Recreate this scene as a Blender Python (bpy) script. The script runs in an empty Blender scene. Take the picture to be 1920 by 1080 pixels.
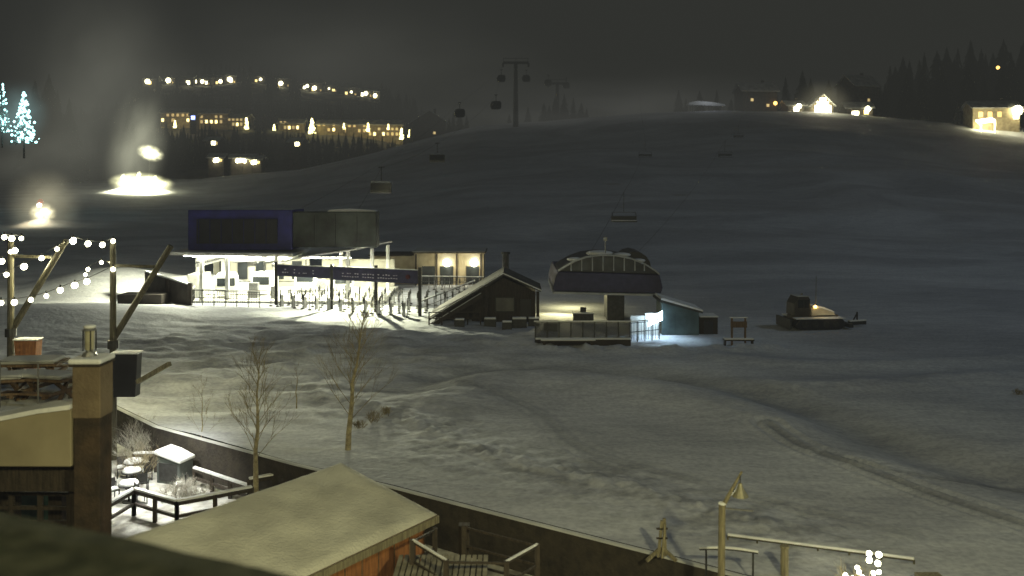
import bpy, math, random
import numpy as np
from mathutils import Vector, Matrix
import bmesh
random.seed(7)
R=random.random
def U(a,b): return a+(b-a)*random.random()
sc=bpy.context.scene
sc.view_settings.view_transform='Standard'
sc.view_settings.look='None'
CAMH=12.0
F=1663.0
# image pixel column or row -> metres at a given distance from the camera
def bx(px,Y): return (px-960.0)*Y/F
def bz(row,Y): return CAMH-(row-340.0)*Y/F

# ---------------------------------------------------------------- materials
def mat(name,c1,c2=None,scale=4,rough=.8,bump=0.0,metal=0,bscale=None,detail=6):
    m=bpy.data.materials.new(name); m.use_nodes=True
    n=m.node_tree.nodes; l=m.node_tree.links
    b=n['Principled BSDF']; b.inputs['Roughness'].default_value=rough; b.inputs['Metallic'].default_value=metal
    if c2 is None: c2=tuple(c*.7 for c in c1)
    tc=n.new('ShaderNodeTexCoord'); nz=n.new('ShaderNodeTexNoise')
    nz.inputs['Scale'].default_value=scale; nz.inputs['Detail'].default_value=detail
    l.new(tc.outputs['Object'],nz.inputs['Vector'])
    r=n.new('ShaderNodeValToRGB'); r.color_ramp.elements[0].position=.35; r.color_ramp.elements[1].position=.65
    r.color_ramp.elements[0].color=(*c2,1); r.color_ramp.elements[1].color=(*c1,1)
    l.new(nz.outputs['Fac'],r.inputs['Fac']); l.new(r.outputs['Color'],b.inputs['Base Color'])
    if bump:
        bp=n.new('ShaderNodeBump'); bp.inputs['Strength'].default_value=bump; bp.inputs['Distance'].default_value=.1
        n2=n.new('ShaderNodeTexNoise'); n2.inputs['Scale'].default_value=bscale or scale*3; n2.inputs['Detail'].default_value=8
        l.new(tc.outputs['Object'],n2.inputs['Vector']); l.new(n2.outputs['Fac'],bp.inputs['Height']); l.new(bp.outputs['Normal'],b.inputs['Normal'])
    return m
def emis(name,c,s,sample=False):
    m=bpy.data.materials.new(name); m.use_nodes=True
    b=m.node_tree.nodes['Principled BSDF']; b.inputs['Base Color'].default_value=(*c,1)
    b.inputs['Emission Color'].default_value=(*c,1); b.inputs['Emission Strength'].default_value=s
    if not sample: m.cycles.emission_sampling='NONE'
    return m
SNOW=mat('snow',(.82,.83,.84),(.70,.72,.75),1.5,.75,.3,bscale=9)
def wood(name,c1,c2):
    m=mat(name,c1,c2,3,.75,.3)
    n=m.node_tree.nodes; l=m.node_tree.links
    mp=n.new('ShaderNodeMapping'); mp.inputs['Scale'].default_value=(6,6,.6)
    nz=[x for x in n if x.type=='TEX_NOISE'][0]; tc=[x for x in n if x.type=='TEX_COORD'][0]
    l.new(tc.outputs['Object'],mp.inputs['Vector']); l.new(mp.outputs['Vector'],nz.inputs['Vector'])
    return m
WOOD=wood('weathered_timber',(.17,.11,.065),(.08,.05,.03))
WOODD=wood('dark_timber',(.05,.038,.028),(.022,.017,.013))
ORANGE=wood('stained_cladding',(.34,.14,.045),(.20,.08,.03))
LOG=wood('log_pole',(.26,.23,.14),(.12,.105,.07))
LOGD=wood('dark_log_pole',(.10,.09,.055),(.045,.04,.028))
PILLAR=mat('smooth_pillar_cladding',(.20,.155,.10),(.12,.09,.06),1.1,.9,.35,bscale=10)
PILLARD=mat('dark_pillar_base',(.075,.05,.032),(.03,.022,.016),1.8,.9,.4,bscale=10)
STONE=mat('retaining_stone',(.045,.037,.027),(.025,.021,.017),2.5,.9,.5)
NAVY=mat('navy_cladding',(.030,.030,.20),(.018,.019,.13),1,.5)
PURP=mat('banner_vinyl',(.050,.045,.11),(.03,.027,.07),2,.6)
BLACK=mat('dark_panel',(.022,.022,.028),(.012,.012,.016),1,.4)
GREENB=mat('mottled_dark_panel',(.050,.060,.052),(.006,.008,.008),.6,.5)
METAL=mat('galvanised_steel',(.30,.30,.30),(.2,.2,.2),5,.45,metal=.6)
PALEM=mat('pale_rail_paint',(.45,.45,.42),(.3,.3,.28),5,.5)
DMET=mat('dark_steel',(.05,.05,.05),(.03,.03,.03),5,.5,metal=.3)
WHITE=mat('white_paint',(.75,.75,.72),(.6,.6,.57),2,.5)
BEIGE=mat('beige_siding',(.42,.36,.25),(.30,.26,.18),1.2,.8,.2)
GLASS=mat('dark_glass',(.03,.035,.04),(.015,.018,.02),1,.15)
TEAL=mat('green_siding',(.085,.13,.14),(.05,.08,.085),1,.7)
NEEDLE=mat('spruce_needles',(.03,.038,.025),(.01,.014,.01),.6,.9)
NEEDLES=mat('snowy_needles',(.30,.31,.28),(.04,.05,.04),1.2,.9)
BARK=mat('aspen_bark',(.40,.35,.21),(.2,.165,.10),6,.85,.3)
BARKD=mat('dark_bark',(.05,.04,.03),(.02,.017,.013),3,.9)
TWIG=mat('frosted_twigs',(.33,.28,.17),(.18,.15,.09),3,.9)
FROST=mat('hoar_frost_twigs',(.6,.6,.55),(.25,.22,.18),3,.9)
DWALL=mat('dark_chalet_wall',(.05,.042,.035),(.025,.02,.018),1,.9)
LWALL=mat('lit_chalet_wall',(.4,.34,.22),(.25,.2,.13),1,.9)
RSNOW=mat('roof_snow',(.55,.56,.56),(.35,.36,.37),.5,.85)
RED=mat('red_paint',(.4,.02,.01),(.25,.01,.01),2,.5)
ORNG=mat('groomer_chassis_paint',(.10,.085,.06),(.06,.05,.04),2,.5)
ROOFD=mat('hut_roof_sheet',(.09,.086,.08),(.035,.034,.032),1.2,.8,.3)
BULB=emis('warm_white_bulb',(1,.97,.66),22,False)
BULBC=emis('cool_white_bulb',(.50,1,1),10)
BULBW=emis('warm_tree_bulb',(1,.88,.36),36)
WIN=emis('lit_window',(1,.78,.30),15)
WINH=emis('bright_window',(1,.93,.55),65)
WIND=emis('dim_window',(1,.74,.32),2.0)
LAMPW=emis('white_lamp',(1,1,.82),22)
LAMPB=emis('blue_white_lamp',(.62,.85,1),14)
LAMPO=emis('orange_lamp',(1,.55,.12),14)
LBLUE=emis('blue_lamp',(.3,.4,1),20)

# ---------------------------------------------------------------- mesh builder
class MB:
    def __init__(s): s.v=[]; s.f=[]; s.p=[]
    def add(s,vs,fs):
        o=len(s.v); s.p.append((o,len(s.f))); s.v+= [tuple(v) for v in vs]; s.f+=[tuple(i+o for i in f) for f in fs]; return s
    def pieces(s):
        out=[]
        for k,(o,f0) in enumerate(s.p):
            o1,f1=s.p[k+1] if k+1<len(s.p) else (len(s.v),len(s.f))
            m=MB(); m.v=s.v[o:o1]; m.f=[tuple(i-o for i in f) for f in s.f[f0:f1]]; out.append(m)
        return out
    def box(s,x0,x1,y0,y1,z0,z1):
        return s.add([(x0,y0,z0),(x1,y0,z0),(x1,y1,z0),(x0,y1,z0),(x0,y0,z1),(x1,y0,z1),(x1,y1,z1),(x0,y1,z1)],
          [(0,3,2,1),(4,5,6,7),(0,1,5,4),(1,2,6,5),(2,3,7,6),(3,0,4,7)])
    def beam(s,p,q,w,h=None):
        h=h or w; p=Vector(p); q=Vector(q); d=(q-p).normalized()
        up=Vector((0,0,1)) if abs(d.z)<.95 else Vector((0,1,0))
        a=d.cross(up).normalized()*w/2; b=a.cross(d).normalized()*h/2
        return s.add([p-a-b,p+a-b,p+a+b,p-a+b,q-a-b,q+a-b,q+a+b,q-a+b],[(0,3,2,1),(4,5,6,7),(0,1,5,4),(1,2,6,5),(2,3,7,6),(3,0,4,7)])
    def cyl(s,p,q,r0,r1=None,n=8,cap=True):
        r1=r0 if r1 is None else r1; p=Vector(p); q=Vector(q); d=(q-p).normalized()
        up=Vector((0,0,1)) if abs(d.z)<.95 else Vector((0,1,0))
        a=d.cross(up).normalized(); b=a.cross(d).normalized(); vs=[];fs=[]
        for c,r in ((p,r0),(q,r1)):
            for i in range(n):
                t=2*math.pi*i/n; vs.append(c+a*math.cos(t)*r+b*math.sin(t)*r)
        for i in range(n):
            j=(i+1)%n; fs.append((i,j,n+j,n+i))
        if cap: fs+= [tuple(range(n-1,-1,-1)),tuple(range(n,2*n))]
        return s.add(vs,fs)
    def sph(s,c,r,n=8,sz=1.0):
        m=max(4,n//2+1); vs=[];fs=[]
        vs.append((c[0],c[1],c[2]+r*sz))
        for j in range(1,m):
            ph=math.pi*j/m
            for i in range(n):
                t=2*math.pi*i/n; vs.append((c[0]+r*math.sin(ph)*math.cos(t),c[1]+r*math.sin(ph)*math.sin(t),c[2]+r*sz*math.cos(ph)))
        vs.append((c[0],c[1],c[2]-r*sz)); L=len(vs)-1
        for i in range(n):
            fs.append((0,1+i,1+(i+1)%n))
            for j in range(m-2):
                a=1+j*n; fs.append((a+i,a+n+i,a+n+(i+1)%n,a+(i+1)%n))
            a=1+(m-2)*n; fs.append((a+i,L,a+(i+1)%n))
        return s.add(vs,fs)
    def prism(s,prof,y0,y1):   # profile in xz
        n=len(prof); vs=[(x,y0,z) for x,z in prof]+[(x,y1,z) for x,z in prof]
        fs=[tuple(range(n)),tuple(range(2*n-1,n-1,-1))]+[(i,n+i,n+(i+1)%n,(i+1)%n) for i in range(n)]
        return s.add(vs,fs)
    def slab(s,pts,t):         # extruded down by t
        n=len(pts); vs=[tuple(p) for p in pts]+[(p[0],p[1],p[2]-t) for p in pts]
        fs=[tuple(range(n)),tuple(range(2*n-1,n-1,-1))]+[(i,n+i,n+(i+1)%n,(i+1)%n) for i in range(n)]
        return s.add(vs,fs)
    def mesh(s,name,off=(0,0,0)):
        me=bpy.data.meshes.new(name)
        me.from_pydata([(v[0]-off[0],v[1]-off[1],v[2]-off[2]) for v in s.v],[],s.f)
        me.validate(); me.update()
        return me
def link(o): sc.collection.objects.link(o); return o
def fixn(me):
    bm=bmesh.new(); bm.from_mesh(me); bmesh.ops.recalc_face_normals(bm,faces=bm.faces); bm.to_mesh(me); bm.free()
SPLIT={'post','column','ceiling_lamp','leg','window','arm','pilaster','control_cabinet','foot','wheel','thick_post','rear_wall','bench','support_beam','joist','housing','conveyor_rail','snow_cap','mullion'}
class T:
    def __init__(s,name,label,cat,loc=(0,0,0),rot=0,group=None,world=False,kind=None):
        e=bpy.data.objects.new(name,None); e.empty_display_size=.3; link(e)
        e.location=loc; e.rotation_euler=(0,0,rot); e["label"]=label; e["category"]=cat
        if group: e["group"]=group
        s.e=e; s.off=loc if world else (0,0,0); s.loc=loc
    def part(s,name,mb,m,parent=None,label=None,bevel=0,smooth=False,stuff=False,recalc=True):
        if name in SPLIT and len(mb.p)>1 and not stuff and len(mb.p)<40:
            for q in mb.pieces(): o=s.part(name,q,m,parent,label,bevel,smooth,stuff,recalc)
            return o
        me=mb.mesh(name,s.off)
        if recalc: fixn(me)
        me.materials.append(m)
        if smooth:
            for p in me.polygons: p.use_smooth=True
        o=bpy.data.objects.new(name,me); link(o); o.parent=parent or s.e
        if label: o["label"]=label
        if stuff: o["kind"]="stuff"
        if bevel:
            b=o.modifiers.new('bevel','BEVEL'); b.width=bevel; b.segments=2; b.limit_method='ANGLE'
        return o
def dup(e,loc,rot=0,scale=1,label=None):
    def rec(o,par):
        c=o.copy(); sc.collection.objects.link(c)
        if par: c.parent=par
        for ch in list(o.children): rec(ch,c)
        return c
    c=rec(e,None); c.location=loc; c.rotation_euler=(0,0,rot); c.scale=(scale,)*3
    if label: c["label"]=label
    return c
def solo(name,mb,m,label,cat,group=None,loc=None,smooth=False,bevel=0,kind=None,recalc=True):
    loc=loc or (0,0,0)
    me=mb.mesh(name,loc)
    if recalc: fixn(me)
    me.materials.append(m)
    if smooth:
        for p in me.polygons: p.use_smooth=True
    o=bpy.data.objects.new(name,me); link(o); o.location=loc
    if label: o["label"]=label
    if cat: o["category"]=cat
    if group: o["group"]=group
    if kind: o["kind"]=kind
    if bevel:
        b=o.modifiers.new('bevel','BEVEL'); b.width=bevel; b.segments=2
    return o
def lamp(kind,loc,power,color=(1,.95,.75),size=.2,target=None,spot=None,blend=.6,parent=None,sx=None,sy=None):
    d=bpy.data.lights.new(kind.lower()+'_lamp_light',kind); d.energy=power; d.color=color
    if kind=='AREA':
        d.shape='RECTANGLE'; d.size=sx or size; d.size_y=sy or size
    else: d.shadow_soft_size=size
    if kind=='SPOT': d.spot_size=math.radians(spot or 90); d.spot_blend=blend
    o=bpy.data.objects.new('lamp_light',d); link(o); o.location=loc
    if target is not None:
        v=Vector(target)-Vector(loc); o.rotation_euler=v.to_track_quat('-Z','Y').to_euler()
    return o

# ---------------------------------------------------------------- terrain
def vn(x,y,seed=0):
    xi=np.floor(x); yi=np.floor(y); fx=x-xi; fy=y-yi
    fx=fx*fx*(3-2*fx); fy=fy*fy*(3-2*fy)
    def h(i,j):
        v=np.sin(i*127.1+j*311.7+seed*74.7)*43758.5453
        return (v-np.floor(v))*2-1
    return (h(xi,yi)*(1-fx)+h(xi+1,yi)*fx)*(1-fy)+(h(xi,yi+1)*(1-fx)+h(xi+1,yi+1)*fx)*fy
def fbm(x,y,o=4,seed=0):
    s=0;a=1
    for i in range(o):
        c,sn=math.cos(.6*i+seed),math.sin(.6*i+seed)
        s=s+a*vn(x*c-y*sn+i*13.3,x*sn+y*c+i*7.7,seed+i); x=x*2.03; y=y*2.03; a*=.5
    return s
def seg(x,y,pts):
    d=np.full(np.shape(x),1e9)
    for (ax,ay),(cx,cy) in zip(pts[:-1],pts[1:]):
        dx,dy=cx-ax,cy-ay; t=np.clip(((x-ax)*dx+(y-ay)*dy)/(dx*dx+dy*dy),0,1)
        d=np.minimum(d,np.hypot(x-ax-t*dx,y-ay-t*dy))
    return d
def smooth_pts(pts,k=5):
    out=[]
    P=[pts[0]]+list(pts)+[pts[-1]]
    for i in range(1,len(P)-2):
        p0,p1,p2,p3=[np.array(q,float) for q in P[i-1:i+3]]
        for j in range(k):
            t=j/k; out.append(tuple(.5*((2*p1)+(-p0+p2)*t+(2*p0-5*p1+4*p2-p3)*t*t+(-p0+3*p1-3*p2+p3)*t**3)))
    out.append(tuple(pts[-1])); return out
def gd(px,row):   # flat-ground position under an image pixel
    Y=12*F/(row-340); return (bx(px,Y),Y)
WALL=[(-60,78),(-40,62.5),(-21.1,47.5),(-17.3,43.6),(-9.1,37.8),(-4.6,35),(-1.2,32.7),(2.55,30.2),(4.8,28.7),(7.1,27.1),(12,24.5),(30,17)]
WB=np.array([p[0]/p[1] for p in WALL]); WI=np.array([1/p[1] for p in WALL])
def y0f(b): return 1/np.interp(b,WB,WI)
RUB=smooth_pts([gd(600,740),gd(760,785),gd(860,835),gd(1010,880),gd(1180,920),gd(1340,965),gd(1500,1010)])
TRK=smooth_pts([gd(1440,805),gd(1500,835),gd(1600,870),gd(1750,925),gd(1920,980),gd(2050,1020)])
TRK2=smooth_pts([gd(1560,850),gd(1640,872),gd(1740,890),gd(1850,897),gd(1950,900)])
TRK3=smooth_pts([gd(700,690),gd(830,720),gd(1000,770),gd(1100,850),gd(1400,930),gd(1700,1000)])
CREST=smooth_pts([gd(820,752),gd(870,724),gd(1000,712),gd(1150,722),gd(1300,748),gd(1420,785)])
HOL=smooth_pts([gd(780,735),gd(850,700),gd(1000,688),gd(1200,702),gd(1380,732),gd(1540,778),gd(1750,850),gd(1950,900)])
BANK=smooth_pts([gd(1380,722),gd(1500,728),gd(1650,722),gd(1800,712),gd(2000,700)])
BANK2=smooth_pts([gd(1350,672),gd(1500,685),gd(1700,680),gd(1950,668)])
def gz(x,y):
    x=np.asarray(x,float); y=np.asarray(y,float)
    b=x/np.maximum(y,1)
    base=np.interp(y,[0,105,125,150,175,200,230,260,280,300,315,330,400,700,3000],[0,0,.8,2.6,5.4,9,14.2,20,25.5,30,32.2,33,28,15,0])
    f=np.interp(b,[-.6,-.35,-.24,-.156,-.1,-.036,.15,.25,.35,.6],[.35,.38,.5,.7,.84,1,1.12,1.15,1.12,.93])
    z=base*f
    e=np.clip((y-y0f(b))/4,0,1)
    far=np.clip((y-95)/80,0,1); near=1-far
    z=z+e*near*(.10*fbm(x/18,y/9,2,1)+.016*fbm(x/1.8,y/1.2,4,5))
    z=z+far*(.7*fbm(x/50,y/32,3,2)+.05*fbm(x/7,y/5,3,8))
    lf=np.exp(-((x+17)/16)**2-((y-62)/14)**2)
    z=z+lf*(.36*fbm(x/5,y/1.9,3,11)+.16*fbm(x/1.2,y/1.0,4,12))
    dr=seg(x,y,RUB)
    rb=np.exp(-(dr/.8)**2); z=z+e*rb*(.05+.15*np.abs(fbm(x/.6,y/.6,4,21)))
    rb2=np.exp(-(dr/3.4)**2); z=z+e*rb2*.06*np.abs(fbm(x/.6,y/.5,3,23))
    for T_,am in ((TRK,.12),(TRK2,.07),(TRK3,.035)):
        d=seg(x,y,T_)
        for off in (0.0,.6):
            z=z+e*am*(-.8*np.exp(-((d-off)/.16)**2)+.8*np.exp(-((d-off-.3)/.15)**2))*(.75+.25*vn(x*1.5,y*1.5,4))
    dc=seg(x,y,CREST)
    z=z+.48*np.exp(-(dc/3.0)**2)*e-.48*np.exp(-(seg(x,y,HOL)/1.9)**2)+.05*np.exp(-(dc/2)**2)*fbm(x/.8,y/.8,3,51)
    z=z+.32*np.exp(-(seg(x,y,BANK)/1.6)**2)*(1+.3*fbm(x/2,y/2,3,52))+.28*np.exp(-(seg(x,y,BANK2)/1.5)**2)
    z=z+2.3*np.exp(-((x+45)/8)**2-((y-100)/7)**2)+1.6*np.exp(-((x+33)/5)**2-((y-97)/5)**2)
    z=z+1.2*np.exp(-((x+40)/14)**2-((y-78)/6)**2)
    z=z+.28*np.exp(-(seg(x,y,[(-2,66),(2,63),(9,62.5),(14,63),(19,64)])/1.0)**2)*(1+.8*fbm(x/.8,y/.8,3,31))
    for (cx,cy,rx,ry,a) in [(-118,282,8,5,3.0),(-100,188,5,4,1.2),(70,240,30,9,1.6),(40,215,34,8,1.3),(95,270,30,9,1.6),(60,170,28,8,1.1),(20,250,20,8,1.2),(100,215,14,18,2.0),(75,200,10,22,1.8),(-8,200,12,8,1.0)]:
        z=z+a*np.exp(-((x-cx)/rx)**2-((y-cy)/ry)**2)
    return z
def wear_shadef(x,y):
    w=.75*np.exp(-(seg(x,y,TRK)/.32)**2)+.5*np.exp(-(seg(x,y,TRK2)/.28)**2)+.25*np.exp(-(seg(x,y,TRK3)/.4)**2)
    w=w+.62*np.exp(-(seg(x,y,HOL)/2.3)**2)*(.8+.3*fbm(x/2.5,y/1.6,3,61))  # shaded back of the mound painted in as darker snow
    dr=seg(x,y,RUB); w=w+np.exp(-(dr/2.6)**2)*np.clip(fbm(x/.8,y/.6,4,62),-.35,.6)
    lf=np.exp(-((x+17)/17)**2-((y-62)/15)**2); w=w+lf*np.clip(.9*fbm(x/2.2,y/1.1,4,63),-.25,.75)
    w=w+.12*fbm(x/12,y/7,3,64)*np.clip((110-y)/40,0,1)
    return np.clip(w,-.25,1)
def G(x,y): return float(gz(x,y))
NC,NR=560,520
bs=np.linspace(-.85,1.0,NC)
tt=np.linspace(0,1,NR)
Y0=y0f(bs)
rows=[]
for t in tt: rows.append(Y0*(350/Y0)**t)
for t in np.linspace(0,1,22)[1:]: rows.append(350*(3000/350)**t*np.ones(NC))
YY=np.array(rows); XX=YY*bs[None,:]; ZZ=gz(XX,YY); WW=wear_shadef(XX,YY)
me=bpy.data.meshes.new('snow_ground')
co=np.stack([XX,YY,ZZ],-1).reshape(-1,3)
nr=YY.shape[0]
idx=np.arange(nr*NC).reshape(nr,NC)
fc=np.stack([idx[:-1,:-1],idx[:-1,1:],idx[1:,1:],idx[1:,:-1]],-1).reshape(-1,4)
me.from_pydata(co.tolist(),[],fc.tolist()); me.update()
at=me.attributes.new('wear_shade','FLOAT','POINT'); at.data.foreach_set('value',WW.reshape(-1).astype(np.float32))
for p in me.polygons: p.use_smooth=True
gs=mat('piste_snow',(.80,.82,.85),(.62,.65,.69),.03,.85,.6,bscale=3.0)
n=gs.node_tree.nodes; l=gs.node_tree.links
bsdf=n['Principled BSDF']; tc=[x for x in n if x.type=='TEX_COORD'][0]
bsdf.inputs['Specular IOR Level'].default_value=.2
old=bsdf.inputs['Base Color'].links[0].from_socket
def streak(old,scl,rot,sc_,lo,p0,p1,dist):
    mp=n.new('ShaderNodeMapping'); mp.inputs['Scale'].default_value=scl; mp.inputs['Rotation'].default_value=(0,0,rot)
    nz=n.new('ShaderNodeTexNoise'); nz.inputs['Scale'].default_value=sc_; nz.inputs['Detail'].default_value=8; nz.inputs['Distortion'].default_value=dist
    rp=n.new('ShaderNodeValToRGB'); rp.color_ramp.elements[0].position=p0; rp.color_ramp.elements[1].position=p1
    rp.color_ramp.elements[0].color=(lo,lo,lo*1.04,1); rp.color_ramp.elements[1].color=(1,1,1,1)
    mx=n.new('ShaderNodeMixRGB'); mx.blend_type='MULTIPLY'; mx.inputs[0].default_value=1
    l.new(tc.outputs['Object'],mp.inputs['Vector']); l.new(mp.outputs['Vector'],nz.inputs['Vector']); l.new(nz.outputs['Fac'],rp.inputs['Fac'])
    l.new(old,mx.inputs[1]); l.new(rp.outputs['Color'],mx.inputs[2]); return mx.outputs[0]
c=streak(old,(.025,.06,.1),.55,1.0,.68,.38,.62,1.2)
c=streak(c,(.4,1.3,1),.35,1.2,.84,.35,.62,.4)
c=streak(c,(2.5,3.5,1),.1,1.5,.80,.38,.6,.4)
an=n.new('ShaderNodeAttribute'); an.attribute_name='wear_shade'
mm=n.new('ShaderNodeMath'); mm.operation='MULTIPLY_ADD'; mm.inputs[1].default_value=-.52; mm.inputs[2].default_value=.93; l.new(an.outputs['Fac'],mm.inputs[0])
mx=n.new('ShaderNodeMixRGB'); mx.blend_type='MULTIPLY'; mx.inputs[0].default_value=1
l.new(c,mx.inputs[1]); l.new(mm.outputs[0],mx.inputs[2])
l.new(mx.outputs[0],bsdf.inputs['Base Color'])
me.materials.append(gs)
g=bpy.data.objects.new('snow_ground',me); g["kind"]="structure"; link(g)
PZ=-1.8
mb=MB(); pts=[(-60,78),(-40,62.5),(-21.1,47.5),(-17.3,43.6),(-9.1,37.8),(-4.6,35),(-1.2,32.7),(2.55,30.2),(4.8,28.7),(7.1,27.1),(12,24.5),(30,17),(30,-20),(-60,-20)]
mb.add([(x,y,PZ) for x,y in pts],[tuple(range(len(pts)-1,-1,-1))])
solo('plaza_ground',mb,mat('trodden_snow',(.66,.66,.64),(.22,.21,.19),1.2,.8,.6,bscale=4),None,None,kind='structure')
t=T('retaining_wall','long dark stone retaining wall with a snow-dusted coping','wall',(0,33,PZ),world=True)
mb=MB(); mc=MB()
for (a,b) in zip(WALL[:-1],WALL[1:]):
    d=Vector((b[0]-a[0],b[1]-a[1],0)).normalized(); nrm=Vector((d.y,-d.x,0))
    if nrm.y>0: nrm=-nrm
    A=Vector((*a,0)); B=Vector((*b,0)); w=nrm*.32
    mb.add([A+Vector((0,0,PZ)),B+Vector((0,0,PZ)),B+w+Vector((0,0,PZ)),A+w+Vector((0,0,PZ)),A+Vector((0,0,-.02)),B+Vector((0,0,-.02)),B+w+Vector((0,0,-.02)),A+w+Vector((0,0,-.02))],
      [(0,3,2,1),(4,5,6,7),(0,1,5,4),(1,2,6,5),(2,3,7,6),(3,0,4,7)])
    w2=nrm*.33; u=Vector((0,0,-.017)); v=Vector((0,0,.025)); c=nrm*.12
    mc.add([A+c+u,B+c+u,B+w2+u,A+w2+u,A+c+v,B+c+v,B+w2*.8+v,A+w2*.8+v],[(0,3,2,1),(4,5,6,7),(0,1,5,4),(1,2,6,5),(2,3,7,6),(3,0,4,7)])
t.part('wall_face',mb,STONE); t.part('snow_coping',mc,RSNOW)

hb=np.linspace(-.85,0.0,150); hy=np.linspace(335,800,90)
def hz(x,y):
    b=x/y
    g_=np.interp(b,[-.75,-.46,-.40,-.3,-.24,-.156,-.11,-.08,-.02],[.55,.72,.95,.98,.93,.84,.72,.5,.3])
    return np.interp(y,[335,350,430,600,660,800],[8,17,38,80,88,60])*g_+1.5*fbm(x/30,y/30,3,41)
def HZ(x,y): return float(hz(np.array(x),np.array(y)))
BB,HY=np.meshgrid(hb,hy); HX=BB*HY; HZZ=hz(HX,HY)
co=np.stack([HX,HY,HZZ],-1).reshape(-1,3); idx=np.arange(co.shape[0]).reshape(90,150)
fc=np.stack([idx[:-1,:-1],idx[:-1,1:],idx[1:,1:],idx[1:,:-1]],-1).reshape(-1,4)
me=bpy.data.meshes.new('hillside'); me.from_pydata(co.tolist(),[],fc.tolist()); me.update()
me.materials.append(mat('forest_floor_snow',(.16,.16,.15),(.03,.03,.028),.05,.9))
o=bpy.data.objects.new('hillside',me); o["kind"]="structure"; link(o)

# ---------------------------------------------------------------- village layout (image pixel column, image pixel row, distance)
UP=[(280,156),(316,158),(349,160),(366,157),(382,158),(413,165),(430,152),(438,168),(483,173),(530,178),(578,181),(592,184),(618,182),(641,185),(655,185),(685,187),(700,187)]
MID=[(337,232,19,5.5),(395,235,16,6),(440,240,12,5),(545,246,12,4),(620,250,14,4.5),(668,252,14,5),(722,258,17,6.5)]
LOW=[(397,268),(553,270),(405,300),(446,301),(461,301),(476,304)]
XT=[(462,243,221),(585,251,222),(690,248,231),(753,262,241),(768,258,243),(782,256,241),(514,245,233),(645,243,231),(328,240,226),(728,243,233)]
CLR=[(p,r-4,10,600) for p,r in UP]+[(p,b-12,w*2.1,430) for p,b,w,h in MID]+[(p,r,14,350 if r<290 else 336) for p,r in LOW]+[(p,(a+b)/2,9,425) for p,a,b in XT]+[(362,220,10,424)]
def blocks(x,Y,z,h,r):
    px=960+F*x/Y; t_=340-(z+h-12)*F/Y-4; b_=340-(z-12)*F/Y+3; w=r*F/Y
    for (p,rw,hw,Yl) in CLR:
        if Y<Yl+6 and abs(px-p)<hw+w*.7 and t_<rw+4 and b_>rw-12: return True
    return False
# ---------------------------------------------------------------- trees
def conifer_mb(h,r,n,seed):
    rnd=random.Random(seed); mb=MB()
    for i in range(n):
        tt_=rnd.random()**1.25; z=h*(.08+.92*tt_); R_=r*(1-tt_)**.75*(.55+.75*rnd.random())
        a=rnd.random()*6.283; c,s_=math.cos(a),math.sin(a)
        k=R_*(.1+.3*rnd.random()); w=(.16+.2*rnd.random())*(R_*.5+.25)
        p=Vector((c*k,s_*k,z+.02*h)); q=Vector((c*R_,s_*R_,z-.05*h*(.4+rnd.random())))
        sd=Vector((-s_,c,0))*w; m_=(p+q)/2+Vector((0,0,.01*h))
        mb.add([p,m_+sd,q,m_-sd],[(0,1,2),(0,2,3)])
        mb.add([m_+Vector((0,0,.0)),q+sd*.6,q-Vector((0,0,.03*h))],[(0,1,2)])
    return mb
def conifer(loc,h,r,n,seed,label,m=NEEDLE,group='dark conifers on the slopes',name='pine_tree'):
    t=T(name,label,'tree',loc,group=group)
    t.part('trunk',MB().cyl((0,0,-1),(0,0,h*.95),h*.018,h*.004,6),BARKD)
    t.part('crown',conifer_mb(h,r,n,seed),m,recalc=False)
    return t
protos=[]
LBLC='tall dark spruce standing against the night sky'
def put_conifers(lst,filt=False):
    for (px,top,Y,fn) in lst:
        x=bx(px,Y); z=fn(x,Y)-.4; h=bz(top,Y)-z
        if h<3: h=3
        if filt and blocks(x,Y,z,h,h*.2): continue
        if len(protos)<6:
            tr=conifer((x,Y,z),20,[4.2,3.4,4.8,3.0,5.2,3.8][len(protos)],[620,420,560,380,480,620][len(protos)],100+len(protos),LBLC); tr.e.scale=(h/20,)*3; protos.append(tr)
        else:
            dup(random.choice(protos).e,(x,Y,z),R()*6.28,h/20)
L=[]
for px,top in [(1275,172),(1292,180),(1318,166),(1345,172),(1372,176),(1398,166),(1425,160),(1462,162),(1478,148),(1500,135),(1518,146),(1560,155),(1580,160),(1597,155),(1655,150),(1668,120),(1690,108),(1712,118),(1738,96),(1752,110),(1770,90),(1788,105),(1815,66),(1838,98),(1860,88),(1885,74),(1902,95),(1925,84),(1950,90),(1645,165),(1678,115),(1700,114),(1726,102),(1762,98),(1800,88),(1825,86),(1850,98),(1872,96),(1912,92)]:
    L.append((px+U(-7,7),top+U(-6,12),U(335,368),G))
for px,top in [(1700,135),(1765,130),(1845,140),(1880,128),(1730,142),(1815,120)]:
    L.append((px,top,U(318,326),G))
put_conifers(L)
L=[]
for i in range(60):
    px=U(262,760); Y=U(350,640)
    x=bx(px,Y); base=HZ(x,Y); h=U(8,15); row=340-(base+h-12)*F/Y
    L.append((px,row,Y,HZ))
for px,top in [(850,210),(862,205),(875,214),(842,220),(1040,182),(1058,176),(1075,182),(1020,192),(990,200),(1090,192),(955,212),(1100,202),(1030,197)]:
    L.append((px,top,U(333,345),G))
for px,top in [(66,150),(92,140),(108,170),(130,185)]:
    L.append((px,top,U(300,320),G))
put_conifers(L,True)
mb=MB()
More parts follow.
